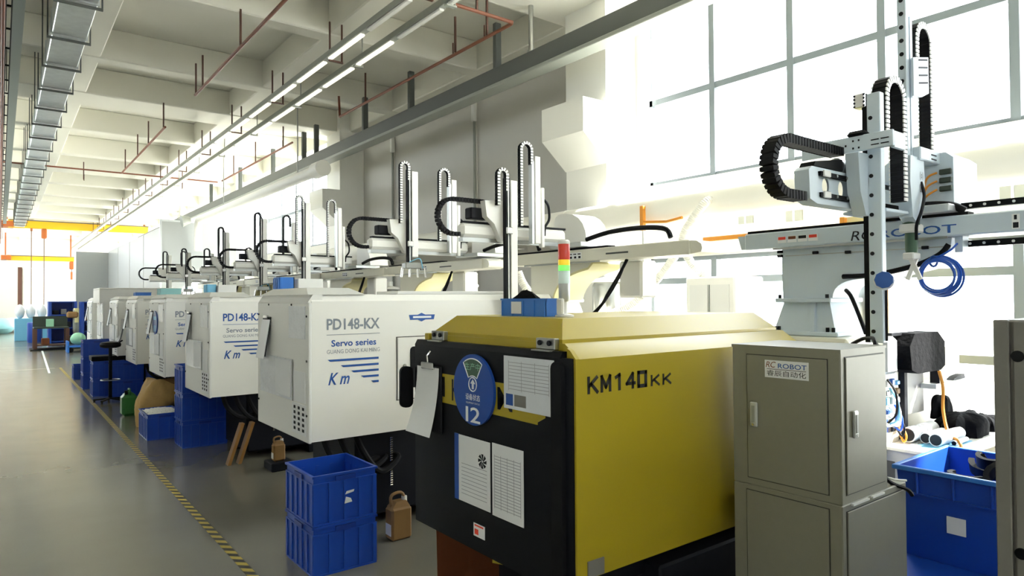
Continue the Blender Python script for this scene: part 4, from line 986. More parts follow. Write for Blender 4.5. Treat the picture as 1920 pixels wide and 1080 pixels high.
tray(1.87, 2.0, 5.66, 5.80, 1.896, 0.10, 'tray', 'small patterned blue box on the nearest white machine', False, 'box')
single('white_box', MB().bb(2.02, 2.24, 5.62, 5.80, 1.896, 1.985, 0.006), 'white2', 'white carton beside the small patterned blue box', 'box', (2.13, 5.71, 1.896))
tray(1.95, 2.06, 8.5, 8.62, 1.896, 0.10, 'lightblue', 'pale blue box on the machine with bold blue lettering', False, 'box')
single('white_box', MB().bb(2.07, 2.28, 8.45, 8.62, 1.896, 1.99, 0.006), 'white2', 'white carton beside the pale blue box', 'box', (2.17, 8.53, 1.896))
tray(1.86, 2.14, 10.85, 11.07, 1.896, 0.09, 'teal', 'teal ribbed tray on the machine with the oval sign', True)
tray(1.88, 2.12, 13.2, 13.43, 1.896, 0.06, 'tray', 'blue tray on the white machine by the stool', True)
single('white_cover', MB().bb(1.72, 3.25, 16.94, 18.16, 2.06, 2.10, 0.01).box(1.72, 3.25, 16.94, 16.98, 1.77, 2.06).box(1.72, 3.25, 18.12, 18.16, 1.77, 2.06).box(1.72, 1.75, 16.98, 18.12, 1.77, 2.06), 'white', 'wide bright white cover box on top of a far machine', 'cover', (2.5, 17.5, 1.9))

# ================================================================== around the front machine
def oil_can(x, y, z, label, s=1.0, mat='tan'):
    t = thing('oil_can', label, 'oil can', (x, y, z))
    part('body', MB().bb(x-0.07*s, x+0.07*s, y-0.05*s, y+0.05*s, z, z+0.2*s, 0.015).frustum(x-0.06*s, x+0.06*s, y-0.04*s, y+0.04*s, z+0.2*s, x-0.03*s, x+0.04*s, y-0.03*s, y+0.03*s, z+0.235*s), mat, t)
    part('handle', MB().tube(spline([(x-0.05*s, y, z+0.2*s), (x-0.05*s, y, z+0.27*s), (x+0.02*s, y, z+0.28*s), (x+0.05*s, y, z+0.22*s)]), 0.01*s, 6), mat, t)
    part('cap', MB().cyl((x+0.04*s, y, z+0.22*s), (x+0.04*s, y, z+0.255*s), 0.018*s, seg=10), 'white2', t)
    part('label_card', MB().box(x-0.072*s, x-0.07*s, y-0.035*s, y+0.035*s, z+0.03*s, z+0.1*s), 'paper', t)
oil_can(2.40, 4.55, 0.0, 'tan oil can between the crates and the black door', 1.2)
oil_can(2.37, 7.2, 0.09, 'tan oil can below the nearest white machine', 0.9)
single('machine_shelf', MB().bb(2.26, 2.5, 7.08, 7.34, 0.0, 0.089, 0.01), 'navy', 'dark low plinth under the tan oil can', 'plinth', (2.4, 7.2, 0))
single('cardboard_sheet', MB().add([(2.08, 3.45, 0.0), (2.62, 3.25, 0.0), (2.50, 3.16, 0.50), (1.98, 3.30, 0.50), (2.09, 3.465, 0.0), (2.63, 3.265, 0.0), (2.51, 3.175, 0.50), (1.99, 3.315, 0.50)], [(0, 1, 2, 3), (7, 6, 5, 4), (0, 4, 5, 1), (1, 5, 6, 2), (2, 6, 7, 3), (3, 7, 4, 0)]), 'brown', 'brown cardboard sheet leaning under the black door', 'cardboard', (2.3, 3.35, 0))
for k, lb in enumerate(('front golden wooden board leaning beneath the white machine', 'rear golden wooden board leaning beneath the white machine')):
    x = 1.98+0.11*k
    single('wooden_board', MB().prism('y', [(x, 0.0), (x+0.035, 0.0), (x+0.18, 0.44), (x+0.145, 0.44)], 7.68, 7.78), 'wood', lb, 'board', (x, 7.72, 0))
# kraft sack and green jerrycan
m = MB(); n = 40; NR = 18; vs = []; R = random.Random(8)
fold = [(R.uniform(3, 11), R.uniform(0, 6.3), R.uniform(2, 9), R.uniform(0.008, 0.02)) for _ in range(7)]
for i in range(NR+1):
    t_ = i/NR; z = 0.62*t_; s_ = 1.0+0.10*sin(t_*pi*0.8)-0.24*max(0, t_-0.55); sh = 0.12*t_*t_
    for k in range(n):
        a = 2*pi*k/n; ca, sa_ = cos(a), sin(a); q = (abs(ca)**5+abs(sa_)**5)**(-0.2)
        w_ = sum(am*abs(sin(f*a/2+ph+g*t_)) for (f, ph, g, am) in fold)
        vs.append((1.80+sh+(0.19*s_+w_-0.04)*ca*q, 11.0+(0.17*s_+w_-0.04)*sa_*q, z+(0.05*sin(3*a+1)*t_**4)))
fs = [(i*n+k, i*n+(k+1) % n, (i+1)*n+(k+1) % n, (i+1)*n+k) for i in range(NR) for k in range(n)]+[tuple(range(n-1, -1, -1)), tuple(NR*n+k for k in range(n))]
kb = single('paper_sack', m.add(vs, fs), 'kraft', 'crumpled brown kraft paper sack under the white machine', 'sack', (1.8, 11.0, 0))
gc = thing('jerrycan', 'green plastic jerrycan beside the kraft sack', 'jerrycan', (1.60, 12.1, 0))
part('body', MB().bb(1.52, 1.74, 11.96, 12.22, 0, 0.33, 0.04).frustum(1.55, 1.71, 12.0, 12.18, 0.33, 1.6, 1.66, 12.04, 12.14, 0.37), 'green_can', gc)
part('handle', MB().tube(spline([(1.63, 11.99, 0.33), (1.63, 12.0, 0.41), (1.63, 12.14, 0.41), (1.63, 12.18, 0.34)]), 0.014, 6), 'green_can', gc)
part('cap', MB().cyl((1.58, 12.0, 0.34), (1.58, 12.0, 0.40), 0.022, seg=10), 'black', gc)
# tall stool with back
st = thing('work_stool', 'tall black stool with a curved mesh back', 'stool', (1.58, 13.88, 0)); x, y = 1.58, 13.88
for k in range(5):
    a = 2*pi*k/5+0.3; part('base_leg', MB().obox((x+0.13*cos(a), y+0.13*sin(a), 0.06), (cos(a), sin(a), -0.08), (0, 0, 1), 0.27, 0.035, 0.025), 'black', st)
    part('castor', MB().cyl((x+0.25*cos(a)-0.015, y+0.25*sin(a), 0.025), (x+0.25*cos(a)+0.015, y+0.25*sin(a), 0.025), 0.025, seg=10), 'rubber', st)
part('column', MB().cyl((x, y, 0.06), (x, y, 0.98), 0.028, seg=12), 'black', st); part('foot_ring', MB().tube([(x+0.15*cos(2*pi*k/20), y+0.15*sin(2*pi*k/20), 0.4) for k in range(20)], 0.01, 6, True), 'steel', st)
part('seat', MB().lathe((x, y, 0.97), [(0.10, 0), (0.16, 0.02), (0.17, 0.06), (0.15, 0.10), (0.05, 0.115)], 20), 'black', st)
vs = []; 
for i in range(7):
    for k in range(5): vs.append((x+0.10+0.10*(i/6)**0.6+0.02*cos((k-2)), y+(-0.15+0.075*k), 1.06+0.42*i/6))
mb_ = MB().add(vs, [(i*5+k, i*5+k+1, (i+1)*5+k+1, (i+1)*5+k) for i in range(6) for k in range(4)])
mb_.add([(a+0.012, b, c_) for (a, b, c_) in vs], [(i*5+k, i*5+k+1, (i+1)*5+k+1, (i+1)*5+k) for i in range(6) for k in range(4)])
part('backrest', mb_, 'grey_box', st); part('back_bracket', MB().obox((x+0.1, y, 1.05), (1, 0, 0.5), (0, 1, 0), 0.2, 0.02, 0.05), 'black', st)

# ================================================================== grey robot control cabinet
X0, X1, X2, Ya, Yb, ZT, ZM = 2.69, 3.095, 3.28, 1.33, 1.83, 1.583, 0.955
cbn = thing('control_cabinet', 'grey steel control cabinet in front of the yellow machine', 'cabinet', (2.95, 1.58, 0))
part('body', MB().bb(X0, X1, Ya, Yb, ZM, ZT, 0.004), 'cabinet', cbn)
part('base', MB().bb(X0, X2, Ya, Yb, 0.03, ZM, 0.004), 'cabinet', cbn)
part('top_panel', MB().box(X0-0.002, X1+0.002, Ya-0.002, Yb+0.002, ZT-0.012, ZT+0.001), 'cabinet', cbn)
def cab_door(nm, face, a0, a1, z0, z1, handle=None):
    g = 0.004
    if face == 'x':
        gm = MB().box(X0-0.0015, X0, a0-g, a1+g, z0-g, z1+g); lm = MB().bb(X0-0.006, X0, a0, a1, z0, z1, 0.002)
    else:
        gm = MB().box(a0-g, a1+g, Ya-0.0015, Ya, z0-g, z1+g); lm = MB().bb(a0, a1, Ya-0.006, Ya, z0, z1, 0.002)
    part('door_gap', gm, 'groove', cbn); dd = part(nm, lm, 'cabinet', cbn)
    if handle:
        (p, z) = handle
        if face == 'x':
            h = part('handle', MB().bb(X0-0.018, X0-0.006, p-0.018, p+0.018, z-0.055, z+0.055, 0.004), 'alu', dd); part('grip', MB().box(X0-0.021, X0-0.018, p-0.007, p+0.007, z-0.035, z+0.04), 'track_grey', h)
            part('lock', MB().cyl((X0-0.018, p, z-0.045), (X0-0.022, p, z-0.045), 0.006, seg=8), 'chrome', h)
        else:
            h = part('handle', MB().bb(p-0.018, p+0.018, Ya-0.018, Ya-0.006, z-0.055, z+0.055, 0.004), 'alu', dd); part('grip', MB().box(p-0.007, p+0.007, Ya-0.021, Ya-0.018, z-0.035, z+0.04), 'track_grey', h)
            part('lock', MB().cyl((p, Ya-0.018, z-0.045), (p, Ya-0.022, z-0.045), 0.006, seg=8), 'chrome', h)
    return dd
fd = cab_door('door', 'x', 1.385, 1.752, 0.99, 1.54, (1.715, 1.275))
cab_door('door', 'y', 2.725, 3.065, 0.995, 1.55, (2.785, 1.275))
cab_door('lower_panel', 'x', 1.385, 1.76, 0.20, 0.93); cab_door('lower_panel', 'y', 2.725, 3.25, 0.20, 0.925)
part('louvre', MB().box(2.76, 2.90, Ya-0.012, Ya-0.001, 0.945, 0.953).box(2.93, 3.04, Ya-0.012, Ya-0.001, 0.945, 0.953), 'white2', cbn)
pl_ = part('name_plate', MB().box(X0-0.009, X0-0.006, 1.46, 1.66, 1.447, 1.523), 'paper', fd)
lettering('RC', '-x', X0-0.0095, 1.655, 1.491, 0.048, 0.026, 'brown', pl_, False, 0.25); lettering('ROBOT', '-x', X0-0.0095, 1.597, 1.490, 0.13, 0.021, 'letter_blue', pl_, True)
part('rule', MB().box(X0-0.0098, X0-0.009, 1.47, 1.65, 1.4835, 1.4855), 'ink', pl_); lettering('睿辰自动化', '-x', X0-0.0095, 1.65, 1.455, 0.18, 0.025, 'ink', pl_)
part('foot', MB().box(X0+0.03, X0+0.1, Ya+0.03, Yb-0.03, 0, 0.03).box(X2-0.1, X2-0.03, Ya+0.03, Yb-0.03, 0, 0.03), 'black', cbn)
hs = [(3.12, 1.48, 1.40), (3.13, 1.40, 1.2), (3.12, 1.38, 1.05), (3.16, 1.35, 0.97), (3.24, 1.31, 0.93), (3.27, 1.3, 0.90)]
single('power_cable', MB().tube(spline([(3.40, 1.62, 1.56), (3.30, 1.50, 1.60), (3.16, 1.40, 1.56)]+hs[1:]), 0.009, 6), 'rubber', 'black power cable drooping down behind the grey cabinet', 'cable', (3.13, 1.4, 1.0))
single('thin_cable', MB().tube(spline([(3.42, 1.66, 1.50), (3.2, 1.46, 1.30), (3.15, 1.42, 1.02), (3.2, 1.36, 0.975), (3.26, 1.32, 0.964)]), 0.005, 6), 'white2', 'thin pale cable lying on the grey cabinet ledge', 'cable', (3.2, 1.4, 1.0))

# ================================================================== blue bins at the right
def bin_(x0, x1, y0, y1, z0, z1, label, lid=False):
    t = thing('storage_bin', label, 'bin', ((x0+x1)/2, (y0+y1)/2, z0)); th = 0.008; f = 0.03
    b = MB()
    b.box(x0+f, x1-f, y0+f, y1-f, z0, z0+th)
    b.add([(x0+f, y0+f, z0), (x1-f, y0+f, z0), (x1-f, y1-f, z0), (x0+f, y1-f, z0), (x0, y0, z1), (x1, y0, z1), (x1, y1, z1), (x0, y1, z1),
           (x0+f+th, y0+f+th, z0), (x1-f-th, y0+f+th, z0), (x1-f-th, y1-f-th, z0), (x0+f+th, y1-f-th, z0), (x0+th, y0+th, z1), (x1-th, y0+th, z1), (x1-th, y1-th, z1), (x0+th, y1-th, z1)],
          [(0, 1, 5, 4), (1, 2, 6, 5), (2, 3, 7, 6), (3, 0, 4, 7), (9, 8, 12, 13), (10, 9, 13, 14), (11, 10, 14, 15), (8, 11, 15, 12), (4, 5, 13, 12), (5, 6, 14, 13), (6, 7, 15, 14), (7, 4, 12, 15)])
    part('body', b, 'crate', t)
    r = MB(); o = 0.018
    r.bb(x0-o, x0+th, y0-o, y1+o, z1-0.02, z1+0.004, 0.004); r.bb(x1-th, x1+o, y0-o, y1+o, z1-0.02, z1+0.004, 0.004); r.bb(x0, x1, y0-o, y0+th, z1-0.02, z1+0.004, 0.004); r.bb(x0, x1, y1-th, y1+o, z1-0.02, z1+0.004, 0.004)
    part('rim', r, 'tray', t)
    ln = (z1-z0)
    for k in range(5):
        yy = y0+0.1+(y1-y0-0.2)*k/4
        part('rib', MB().bb(x0-0.012, x0+0.01, yy-0.006, yy+0.006, z1-0.13, z1-0.015, 0.003), 'crate', t)
    part('collar', MB().box(x0-0.004, x0+0.012, y0+0.01, y1-0.01, z1-0.138, z1-0.13), 'crate', t)
    if lid: part('lid', MB().bb(x0-0.012, x1+0.012, y0-0.012, y1+0.012, z1-0.012, z1+0.006, 0.004), 'crate', t)
    return t
b1 = bin_(3.80, 4.49, 0.72, 1.587, 0.432, 0.90, 'large open blue bin holding black plastic parts')
part('label_card', MB().box(3.806, 3.8085, 1.27, 1.355, 0.60, 0.685), 'paper', b1)
bin_(3.31, 4.50, 0.60, 1.64, 0.0, 0.424, 'low blue bin with a flat lid under the larger open bin', True)
def black_part(x, y, z, r, a, b, tilt, label):
    n = 14; m = MB(); out = []; inn = []
    for k in range(n+1):
        g = radians(a+(b-a)*k/n); out.append((r*cos(g), r*sin(g))); inn.append((r*0.72*cos(g), r*0.72*sin(g)))
    ct, s_ = cos(tilt), sin(tilt); pts = out+inn[::-1]
    vs = []
    for h in (0, 0.06):
        for (p, q) in pts: vs.append((x+p*ct-h*s_, y+q, z+p*s_+h*ct))
    N = len(pts)
    m.add(vs, [(i, i+1, N+i+1, N+i) for i in range(N-1)]+[(i, N-1-i, N-2-i, i+1) for i in range(n)]+[(N+i+1, 2*N-2-i, 2*N-1-i, N+i) for i in range(n)]+[(N-1, 0, N, 2*N-1)])
    return single('plastic_part', m, 'black', label, 'plastic part', (x, y, z), 'black parts in the blue bin')
R = random.Random(21)
for k in range(16):
    black_part(3.99+R.uniform(0, 0.38), 0.95+R.uniform(0, 0.42), 0.73+0.015*k, R.uniform(0.07, 0.11), R.uniform(0, 120), R.uniform(230, 330), R.uniform(-0.9, 0.9), 'curved black plastic part heaped in the open blue bin')
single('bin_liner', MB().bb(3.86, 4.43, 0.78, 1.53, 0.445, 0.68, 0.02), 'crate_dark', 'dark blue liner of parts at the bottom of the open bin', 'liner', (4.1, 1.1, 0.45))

# near dark grey cabinet at the right edge
gb = thing('switch_cabinet', 'dark grey cabinet cut off by the right picture edge', 'cabinet', (2.6, 0.4, 0))
part('body', MB().bb(2.365, 2.9, 0.05, 0.70, 0, 1.727, 0.006), 'grey_box', gb)
part('door', MB().bb(2.352, 2.365, 0.06, 0.658, 0.02, 1.725, 0.004), 'grey_box', gb)
part('side_post', MB().bb(2.350, 2.366, 0.666, 0.705, 0.0, 1.727, 0.003), 'grey_box', gb)
for z in (1.622, 1.05): part('plug', MB().tube([(2.352, 0.645, z), (2.349, 0.645, z)], 0.0165, 20), 'black', gb)

# ================================================================== work table beside the machine
tb = thing('work_table', 'white topped work table behind the blue bin', 'table', (5.3, 1.9, 0))
part('top', MB().bb(4.69, 6.1, 1.70, 2.06, 0.775, 0.80, 0.004), 'white', tb); part('apron', MB().box(4.72, 6.07, 1.73, 2.04, 0.70, 0.775), 'white2', tb)
for (x, y) in ((4.74, 1.75), (6.04, 1.75), (4.74, 1.96), (6.04, 1.96)): part('leg', MB().box(x-0.02, x+0.02, y-0.02, y+0.02, 0, 0.70), 'white2', tb)
part('blue_sheet', MB().box(4.75, 5.3, 1.72, 1.9, 0.8005, 0.803), 'lightblue', tb)
for k, (x0, x1, y, r, lb) in enumerate(((4.90, 5.30, 1.80, 0.042, 'thick white paper roll with a dark end on the table'), (4.95, 5.30, 1.88, 0.036, 'white paper roll behind the thick one on the table'), (4.9, 5.3, 1.97, 0.05, 'white paper roll farthest back on the table'), (5.02, 5.24, 1.735, 0.016, 'thin white tube lying at the table edge'))):
    t = thing('paper_roll', lb, 'roll', (x0, y, 0.804)); z = 0.805+r
    part('roll', MB().tube([(x0, y, z), (x1, y, z)], r, 18), 'paper', t); part('core', MB().tube([(x0-0.003, y, z), (x0+0.002, y, z)], r*0.85, 18), 'ink', t)
def cloth_pile(nm, cx, cy, cz, rx, ry, rz, seed, label):
    R = random.Random(seed); n, mm = 34, 12; vs = []; fs = []
    ph0 = [R.uniform(0, 6.28) for _ in range(6)]
    for i in range(mm+1):
        u_ = i/mm
        for k in range(n):
            a = 2*pi*k/n; w_ = 1+0.10*sin(5*a+ph0[0]+3*u_)+0.07*sin(9*a+ph0[1])+0.05*sin(3*a+ph0[2]-4*u_)
            rad = sin(min(1, 0.08+u_)*pi/2); h = cos(u_*pi/2)**0.7
            vs.append((cx+rx*rad*w_*cos(a), cy+ry*rad*w_*sin(a), cz+rz*h*(1+0.22*sin(4*a+ph0[3])*u_+0.12*sin(11*a+ph0[4])*u_)))
    for i in range(mm):
        for k in range(n): fs.append((i*n+k, i*n+(k+1) % n, (i+1)*n+(k+1) % n, (i+1)*n+k))
    fs += [tuple(range(n)), tuple(mm*n+k for k in range(n-1, -1, -1))]
    return single(nm, MB().add(vs, fs), 'cloth', label, 'cloth', (cx, cy, cz))
cloth_pile('black_cloth', 5.55, 1.86, 0.802, 0.30, 0.14, 0.15, 4, 'black cloth bundle on the white table')
cloth_pile('black_cloth', 5.88, 1.83, 0.802, 0.17, 0.11, 0.10, 9, 'folded dark cloth end hanging at the table side')
cloth_pile('black_cloth', 5.56, 2.0, 0.90, 0.14, 0.05, 0.16, 12, 'black rag heap behind the rolls on the table')
# hooded screen on a post, cable, folder shelf, valve block
hs_ = thing('hooded_screen', 'black hooded control screen on a thin post', 'screen', (5.1, 2.03, 0.8))
part('post', MB().box(4.985, 5.03, 2.02, 2.06, 0.802, 1.50), 'ink', hs_); part('hood', MB().prism('y', [(4.86, 1.30), (4.83, 1.46), (4.91, 1.545), (5.30, 1.545), (5.42, 1.47), (5.42, 1.30), (5.34, 1.27), (4.96, 1.27)], 1.92, 2.06), 'cloth', hs_)
part('screen', MB().bb(4.62, 4.80, 1.98, 2.05, 1.28, 1.52, 0.02), 'alu', hs_); part('arm', MB().box(4.75, 5.0, 2.0, 2.03, 1.53, 1.55), 'ink', hs_)
single('extension_cord', MB().tube(spline([(5.25, 1.90, 1.27), (5.26, 1.88, 1.15), (5.2, 1.86, 1.0), (5.12, 1.8, 0.86), (5.03, 1.70, 0.815), (4.98, 1.68, 0.6)]), 0.011, 6), 'orange', 'orange brown cord hanging from the hooded screen', 'cord', (5.2, 1.85, 1.0))
sh = thing('wall_shelf', 'pale grey bracket shelf with a folder above the table', 'shelf', (5.75, 2.0, 1.12))
part('plate', MB().prism('z', [(5.35, 2.06), (5.36, 1.96), (6.1, 1.96), (6.1, 2.10)], 1.125, 1.16), 'alu', sh); part('back_plate', MB().bb(5.05, 5.42, 2.065, 2.09, 0.95, 1.25, 0.004), 'wall_grey', sh)
fo = thing('folder', 'cream folder standing on the grey shelf', 'folder', (5.48, 2.0, 1.16)); part('cover', MB().box(5.45, 5.58, 1.97, 2.0, 1.161, 1.42), 'neck_cream', fo); part('spine', MB().box(5.44, 5.45, 1.968, 2.03, 1.161, 1.42), 'ink', fo)
single('black_tool', MB().prism('y', [(5.70, 1.161), (5.95, 1.161), (5.93, 1.195), (5.78, 1.185)], 1.97, 2.02), 'ink', 'small black tool lying on the grey shelf', 'tool', (5.8, 2.0, 1.161))
vb = thing('valve_block', 'cluttered pneumatic valve block beside the grey cabinet', 'valves', (4.75, 1.98, 0.8))
part('mount_plate', MB().bb(4.70, 4.95, 2.085, 2.10, 0.85, 1.26, 0.004), 'white2', vb)
R = random.Random(6)
for i in range(6):
    for j in range(3):
        x = 4.71+0.075*j+R.uniform(-.01, .01); z = 0.88+0.062*i
        part('valve', MB().bb(x, x+0.05, 2.02, 2.085, z, z+R.uniform(0.03, 0.05), 0.006), R.choice(['chrome', 'ink', 'lightblue', 'steel', 'letter_blue', 'white2', 'tan']), vb)
for k in range(6): hose(vb, [(4.72+0.035*k, 2.02, 1.24-0.06*k), (4.70+0.03*k, 1.96, 1.16-0.06*k), (4.73+0.02*k, 1.97, 1.02-0.04*k), (4.72+0.03*k, 2.02, 0.95-0.01*k)], 0.007, ['rubber', 'lightblue', 'white2', 'hose_blue', 'rubber', 'orange'][k], 'air_tube')
part('control_panel', MB().bb(4.965, 4.985, 2.06, 2.075, 0.85, 1.25, 0.003).bb(4.87, 4.965, 2.06, 2.075, 0.85, 1.25, 0.003), 'alu', vb)
single('wall_bracket', MB().bb(7.86, 7.95, 2.1, 2.66, 1.10, 1.19, 0.004), 'track_grey', 'grey bar on the bright wall by the right cabinet', 'bracket', (7.9, 2.4, 1.1))
# coiled blue hose under the robot beam
m = MB(); R = random.Random(2)
for k in range(7):
    r = 0.088+0.004*k+R.uniform(-.004, .004); oy = R.uniform(-.008, .008); oz = R.uniform(-.008, .008); ox = 4.28+0.008*k
    m.tube([(ox, 1.545+oy+r*0.98*cos(2*pi*i/36), 1.915+oz+r*sin(2*pi*i/36)) for i in range(36)], 0.0065, 6, True)
ch = thing('coiled_hose', 'coiled blue air hose hanging under the robot beam', 'hose', (4.3, 1.545, 1.82)); part('coil', m, 'hose_blue', ch)
part('tie', MB().tube([(4.30, 1.575+0.02*cos(2*pi*i/12), 2.0+0.03*sin(2*pi*i/12)) for i in range(12)], 0.006, 6, True), 'letter_blue', ch)
part('hose_end', MB().tube(spline([(4.30, 1.56, 2.02), (4.33, 1.50, 2.06), (4.38, 1.48, 2.10)]), 0.006, 6), 'hose_blue', ch)
# corrugated suction hoses and orange pipes near the window
for (pts, r, lb) in (([(5.15, 5.30, 1.55), (5.30, 5.15, 1.62), (5.45, 4.9, 1.76), (5.5, 4.6, 2.03), (5.52, 4.40, 2.25)], 0.045, 'long white corrugated hose rising in front of the window'),
                     ([(6.95, 5.1, 2.06), (6.85, 5.25, 2.25), (6.72, 5.25, 2.55), (6.78, 5.02, 2.9), (6.88, 4.95, 3.0)], 0.055, 'short white corrugated hose rising to the round duct'),
                     ([(5.0, 5.7, 1.60), (4.85, 5.82, 1.75), (4.75, 5.95, 1.95), (4.72, 6.02, 2.1)], 0.05, 'white corrugated hose behind the tall robot arm'),
                     ([(4.95, 8.3, 1.5), (4.8, 8.25, 1.62), (4.55, 8.45, 1.72), (4.4, 8.6, 1.72)], 0.05, 'white corrugated hose behind the badge')):
    single('corrugated_hose', corrugated(pts, r), 'hose_white', lb, 'hose', pts[0])
single('orange_pipe', MB().bb(6.93, 7.0, 3.2, 5.12, 2.49, 2.545, 0.006), 'orange', 'orange pipe running along the window wall', 'pipe', (6.96, 4, 2.5))
og = thing('orange_bracket', 'orange pipe bracket standing below the round duct', 'bracket', (6.83, 6.0, 2.6)); part('upright', MB().bb(6.80, 6.86, 5.97, 6.03, 2.70, 3.03, 0.006), 'orange', og); part('side_arm', MB().tube([(6.83, 5.97, 2.81), (6.83, 5.6, 2.78), (6.83, 5.35, 2.81)], 0.02, 8), 'orange', og); part('stem', MB().cyl((6.83, 6.0, 2.25), (6.83, 6.0, 2.70), 0.01, seg=6), 'steel', og)
op = thing('curtain_stand', 'pair of orange uprights behind the large robot arm', 'frame', (6.9, 3.5, 0))
for y in (3.35, 2.95): part('upright', MB().bb(6.9, 6.96, y, y+0.05, 0, 2.62, 0.005), 'orange', op)
part('curtain', MB().box(6.97, 6.99, 2.98, 3.36, 0.3, 2.62), 'neck_cream', op)
# pale dryer tower and loader behind the nearest white machine
dy = thing('material_dryer', 'pale material dryer cabinet near the lower window', 'dryer', (6.95, 4.9, 0))
part('cabinet', MB().bb(6.75, 7.35, 4.55, 5.25, 0.1, 2.05, 0.02), 'white', dy); part('door_leaf', MB().box(6.742, 6.75, 4.62, 4.88, 0.3, 1.95).box(6.742, 6.75, 4.92, 5.18, 0.3, 1.95), 'white2', dy); part('door_gap', MB().box(6.74, 6.75, 4.89, 4.91, 0.3, 1.95), 'track_grey', dy)
for y in (4.6, 5.2): part('foot', MB().box(6.8, 7.3, y-0.03, y+0.03, 0, 0.1), 'ink', dy)

# ================================================================== far end of the hall
bn = thing('work_bench', 'dark green steel workbench far down the aisle', 'workbench', (1.55, 30.7, 0))
part('top', MB().bb(1.0, 2.1, 30.3, 31.2, 0.80, 0.86, 0.01), 'bench_green', bn); part('back_panel', MB().bb(1.0, 2.1, 31.15, 31.22, 0.86, 1.25, 0.01), 'bench_green', bn)
for (x, y) in ((1.05, 30.36), (2.05, 30.36), (1.05, 31.14), (2.05, 31.14)): part('leg', MB().box(x-0.06, x+0.06, y-0.06, y+0.06, 0, 0.8), 'dark_rust', bn)
part('shelf', MB().box(1.05, 2.05, 30.36, 31.14, 0.16, 0.2), 'dark_rust', bn); part('foot_board', MB().box(0.9, 2.2, 30.1, 31.3, 0, 0.05), 'black', bn)
single('bench_box', MB().bb(1.25, 1.5, 30.5, 30.8, 0.20, 0.44, 0.02), 'brown', 'brown motor on the bench lower shelf', 'motor', (1.4, 30.6, 0.2))
single('papers', MB().bb(1.40, 1.64, 30.6, 30.9, 0.861, 1.15, 0.01), 'mint', 'pale documents upright on the dark workbench', 'papers', (1.5, 30.7, 0.86))
dp = thing('drill_press', 'bench drill press with a cream column beside the bench', 'drill press', (2.3, 30.8, 0)); part('column', MB().cyl((2.32, 30.8, 0), (2.32, 30.8, 1.5), 0.07, seg=12), 'track_grey', dp); part('head', MB().bb(2.05, 2.42, 30.65, 30.95, 1.18, 1.42, 0.05), 'tan', dp); part('motor', MB().cyl((2.36, 30.8, 1.0), (2.36, 30.8, 1.55), 0.09, seg=12), 'neck_cream', dp); part('base', MB().bb(2.12, 2.5, 30.6, 31.0, 0, 0.5, 0.02), 'bench_green', dp)
def rack(x0, x1, y0, y1, h, n, label):
    t = thing('steel_rack', label, 'rack', ((x0+x1)/2, y0, 0))
    for (x, y) in ((x0, y0), (x1, y0), (x0, y1), (x1, y1)): part('post', MB().box(x-0.05, x+0.05, y-0.05, y+0.05, 0, h), 'rack_blue', t)
    for k in range(n): part('shelf', MB().box(x0, x1, y0, y1, 0.12+(h-0.16)*k/(n-1), 0.16+(h-0.16)*k/(n-1)), 'rack_blue', t)
    part('back_panel', MB().box(x0, x1, y1+0.051, y1+0.06, 0, h), 'crate_dark', t); part('side_panel', MB().box(x0-0.06, x0-0.051, y0, y1, 0, h), 'rack_blue', t); return t
rack(1.66, 2.55, 33.6, 34.4, 1.82, 4, 'blue steel cabinet rack behind the workbench'); rack(2.75, 3.55, 33.0, 33.8, 1.80, 5, 'blue steel rack right of the drill press')
R = random.Random(4)
for k in range(9):
    x = (1.78, 2.05, 2.32, 1.8, 2.2, 2.85, 3.1, 2.9, 3.2)[k]; y = 33.75 if k < 5 else 33.15; z = (1.27, 1.27, 1.27, 0.71, 0.71, 0.99, 0.99, 0.57, 0.57)[k]
    single('stored_box', MB().bb(x, x+0.2, y, y+0.3, z+0.005, z+R.uniform(0.14, 0.26), 0.015), R.choice(['ink', 'sign_white', 'navy', 'grey_box', 'brown']), '%s box on the far blue racks, %s' % (('first', 'second', 'third', 'fourth', 'fifth')[k % 5], 'left rack' if k < 5 else 'right rack'), 'box', (x+0.1, y+0.15, z))
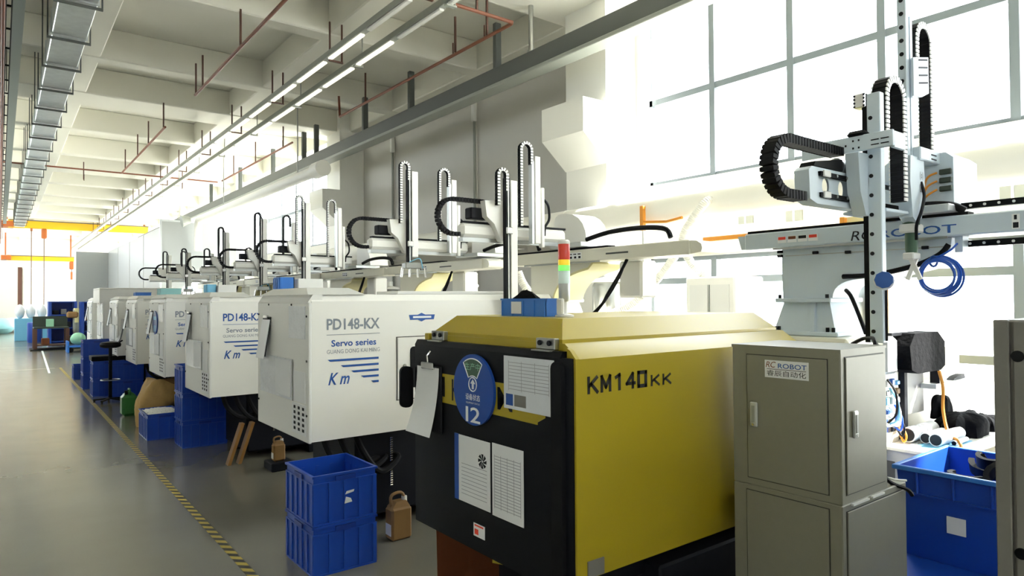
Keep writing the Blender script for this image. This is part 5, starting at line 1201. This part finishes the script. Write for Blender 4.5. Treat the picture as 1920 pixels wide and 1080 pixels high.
tr = thing('blue_trolley', 'low blue hand trolley with a mint bag', 'trolley', (2.0, 28.6, 0)); part('deck', MB().bb(1.9, 2.75, 28.2, 29.0, 0.18, 0.24, 0.01).bb(1.9, 1.96, 28.2, 29.0, 0.0, 0.4, 0.01), 'tray', tr)
for (x, y) in ((2.0, 28.3), (2.65, 28.3), (2.0, 28.9), (2.65, 28.9)): part('wheel', MB().cyl((x, y-0.03, 0.09), (x, y+0.03, 0.09), 0.09, seg=12), 'rubber', tr)
single('mint_bag', lump(2.25, 28.6, 0.47, 0.24, 0.25, 0.22, 18, 12, seed=7, amp=0.03), 'mint', 'mint green bag on the blue trolley', 'bag', (2.25, 28.6, 0.24))
for k in range(5): single('white_sack', lump(0.75+0.42*k, 38.6+0.1*(k % 2), 1.36, 0.19, 0.3, 0.33, 18, 12, seed=k+30, amp=0.03), 'sign_white', '%s white sack on the far pallet stack' % ('leftmost', 'second', 'middle', 'fourth', 'rightmost')[k], 'sack', (0.75+0.42*k, 38.6, 1.04))
single('pallet_stack', MB().bb(0.55, 2.65, 38.2, 39.2, 0.0, 1.04, 0.02), 'lightblue', 'pale blue wrapped pallet under the white sacks', 'pallet', (1.5, 38.6, 0))
single('blue_drum', MB().lathe((1.25, 36.5, 0), [(0.26, 0), (0.28, 0.05), (0.28, 0.85), (0.25, 0.9)], 18), 'rack_blue', 'blue drum behind the hanging crane pendant', 'drum', (1.25, 36.5, 0))
for k in range(3): single('blue_bottle', MB().lathe((0.98+0.32*k, 44.0, 0), [(0.14, 0), (0.15, 0.05), (0.15, 0.7), (0.05, 0.85), (0.05, 0.95)], 14), 'lightblue', '%s pale blue water bottle at the far aisle' % ('left', 'middle', 'right')[k], 'bottle', (0.98+0.32*k, 44, 0))
for k in range(3):
    x = 0.15+0.4*k
    single('goods_heap', lump(x, 48+2.0*k, 0.42, 0.55, 0.8, 0.46, 20, 12, seed=k+50, amp=0.03), ('teal', 'wall_grey', 'lampwhite')[k], '%s low covered goods heap at the far left' % ('teal', 'grey', 'white')[k], 'goods', (x, 48+2.0*k, 0))
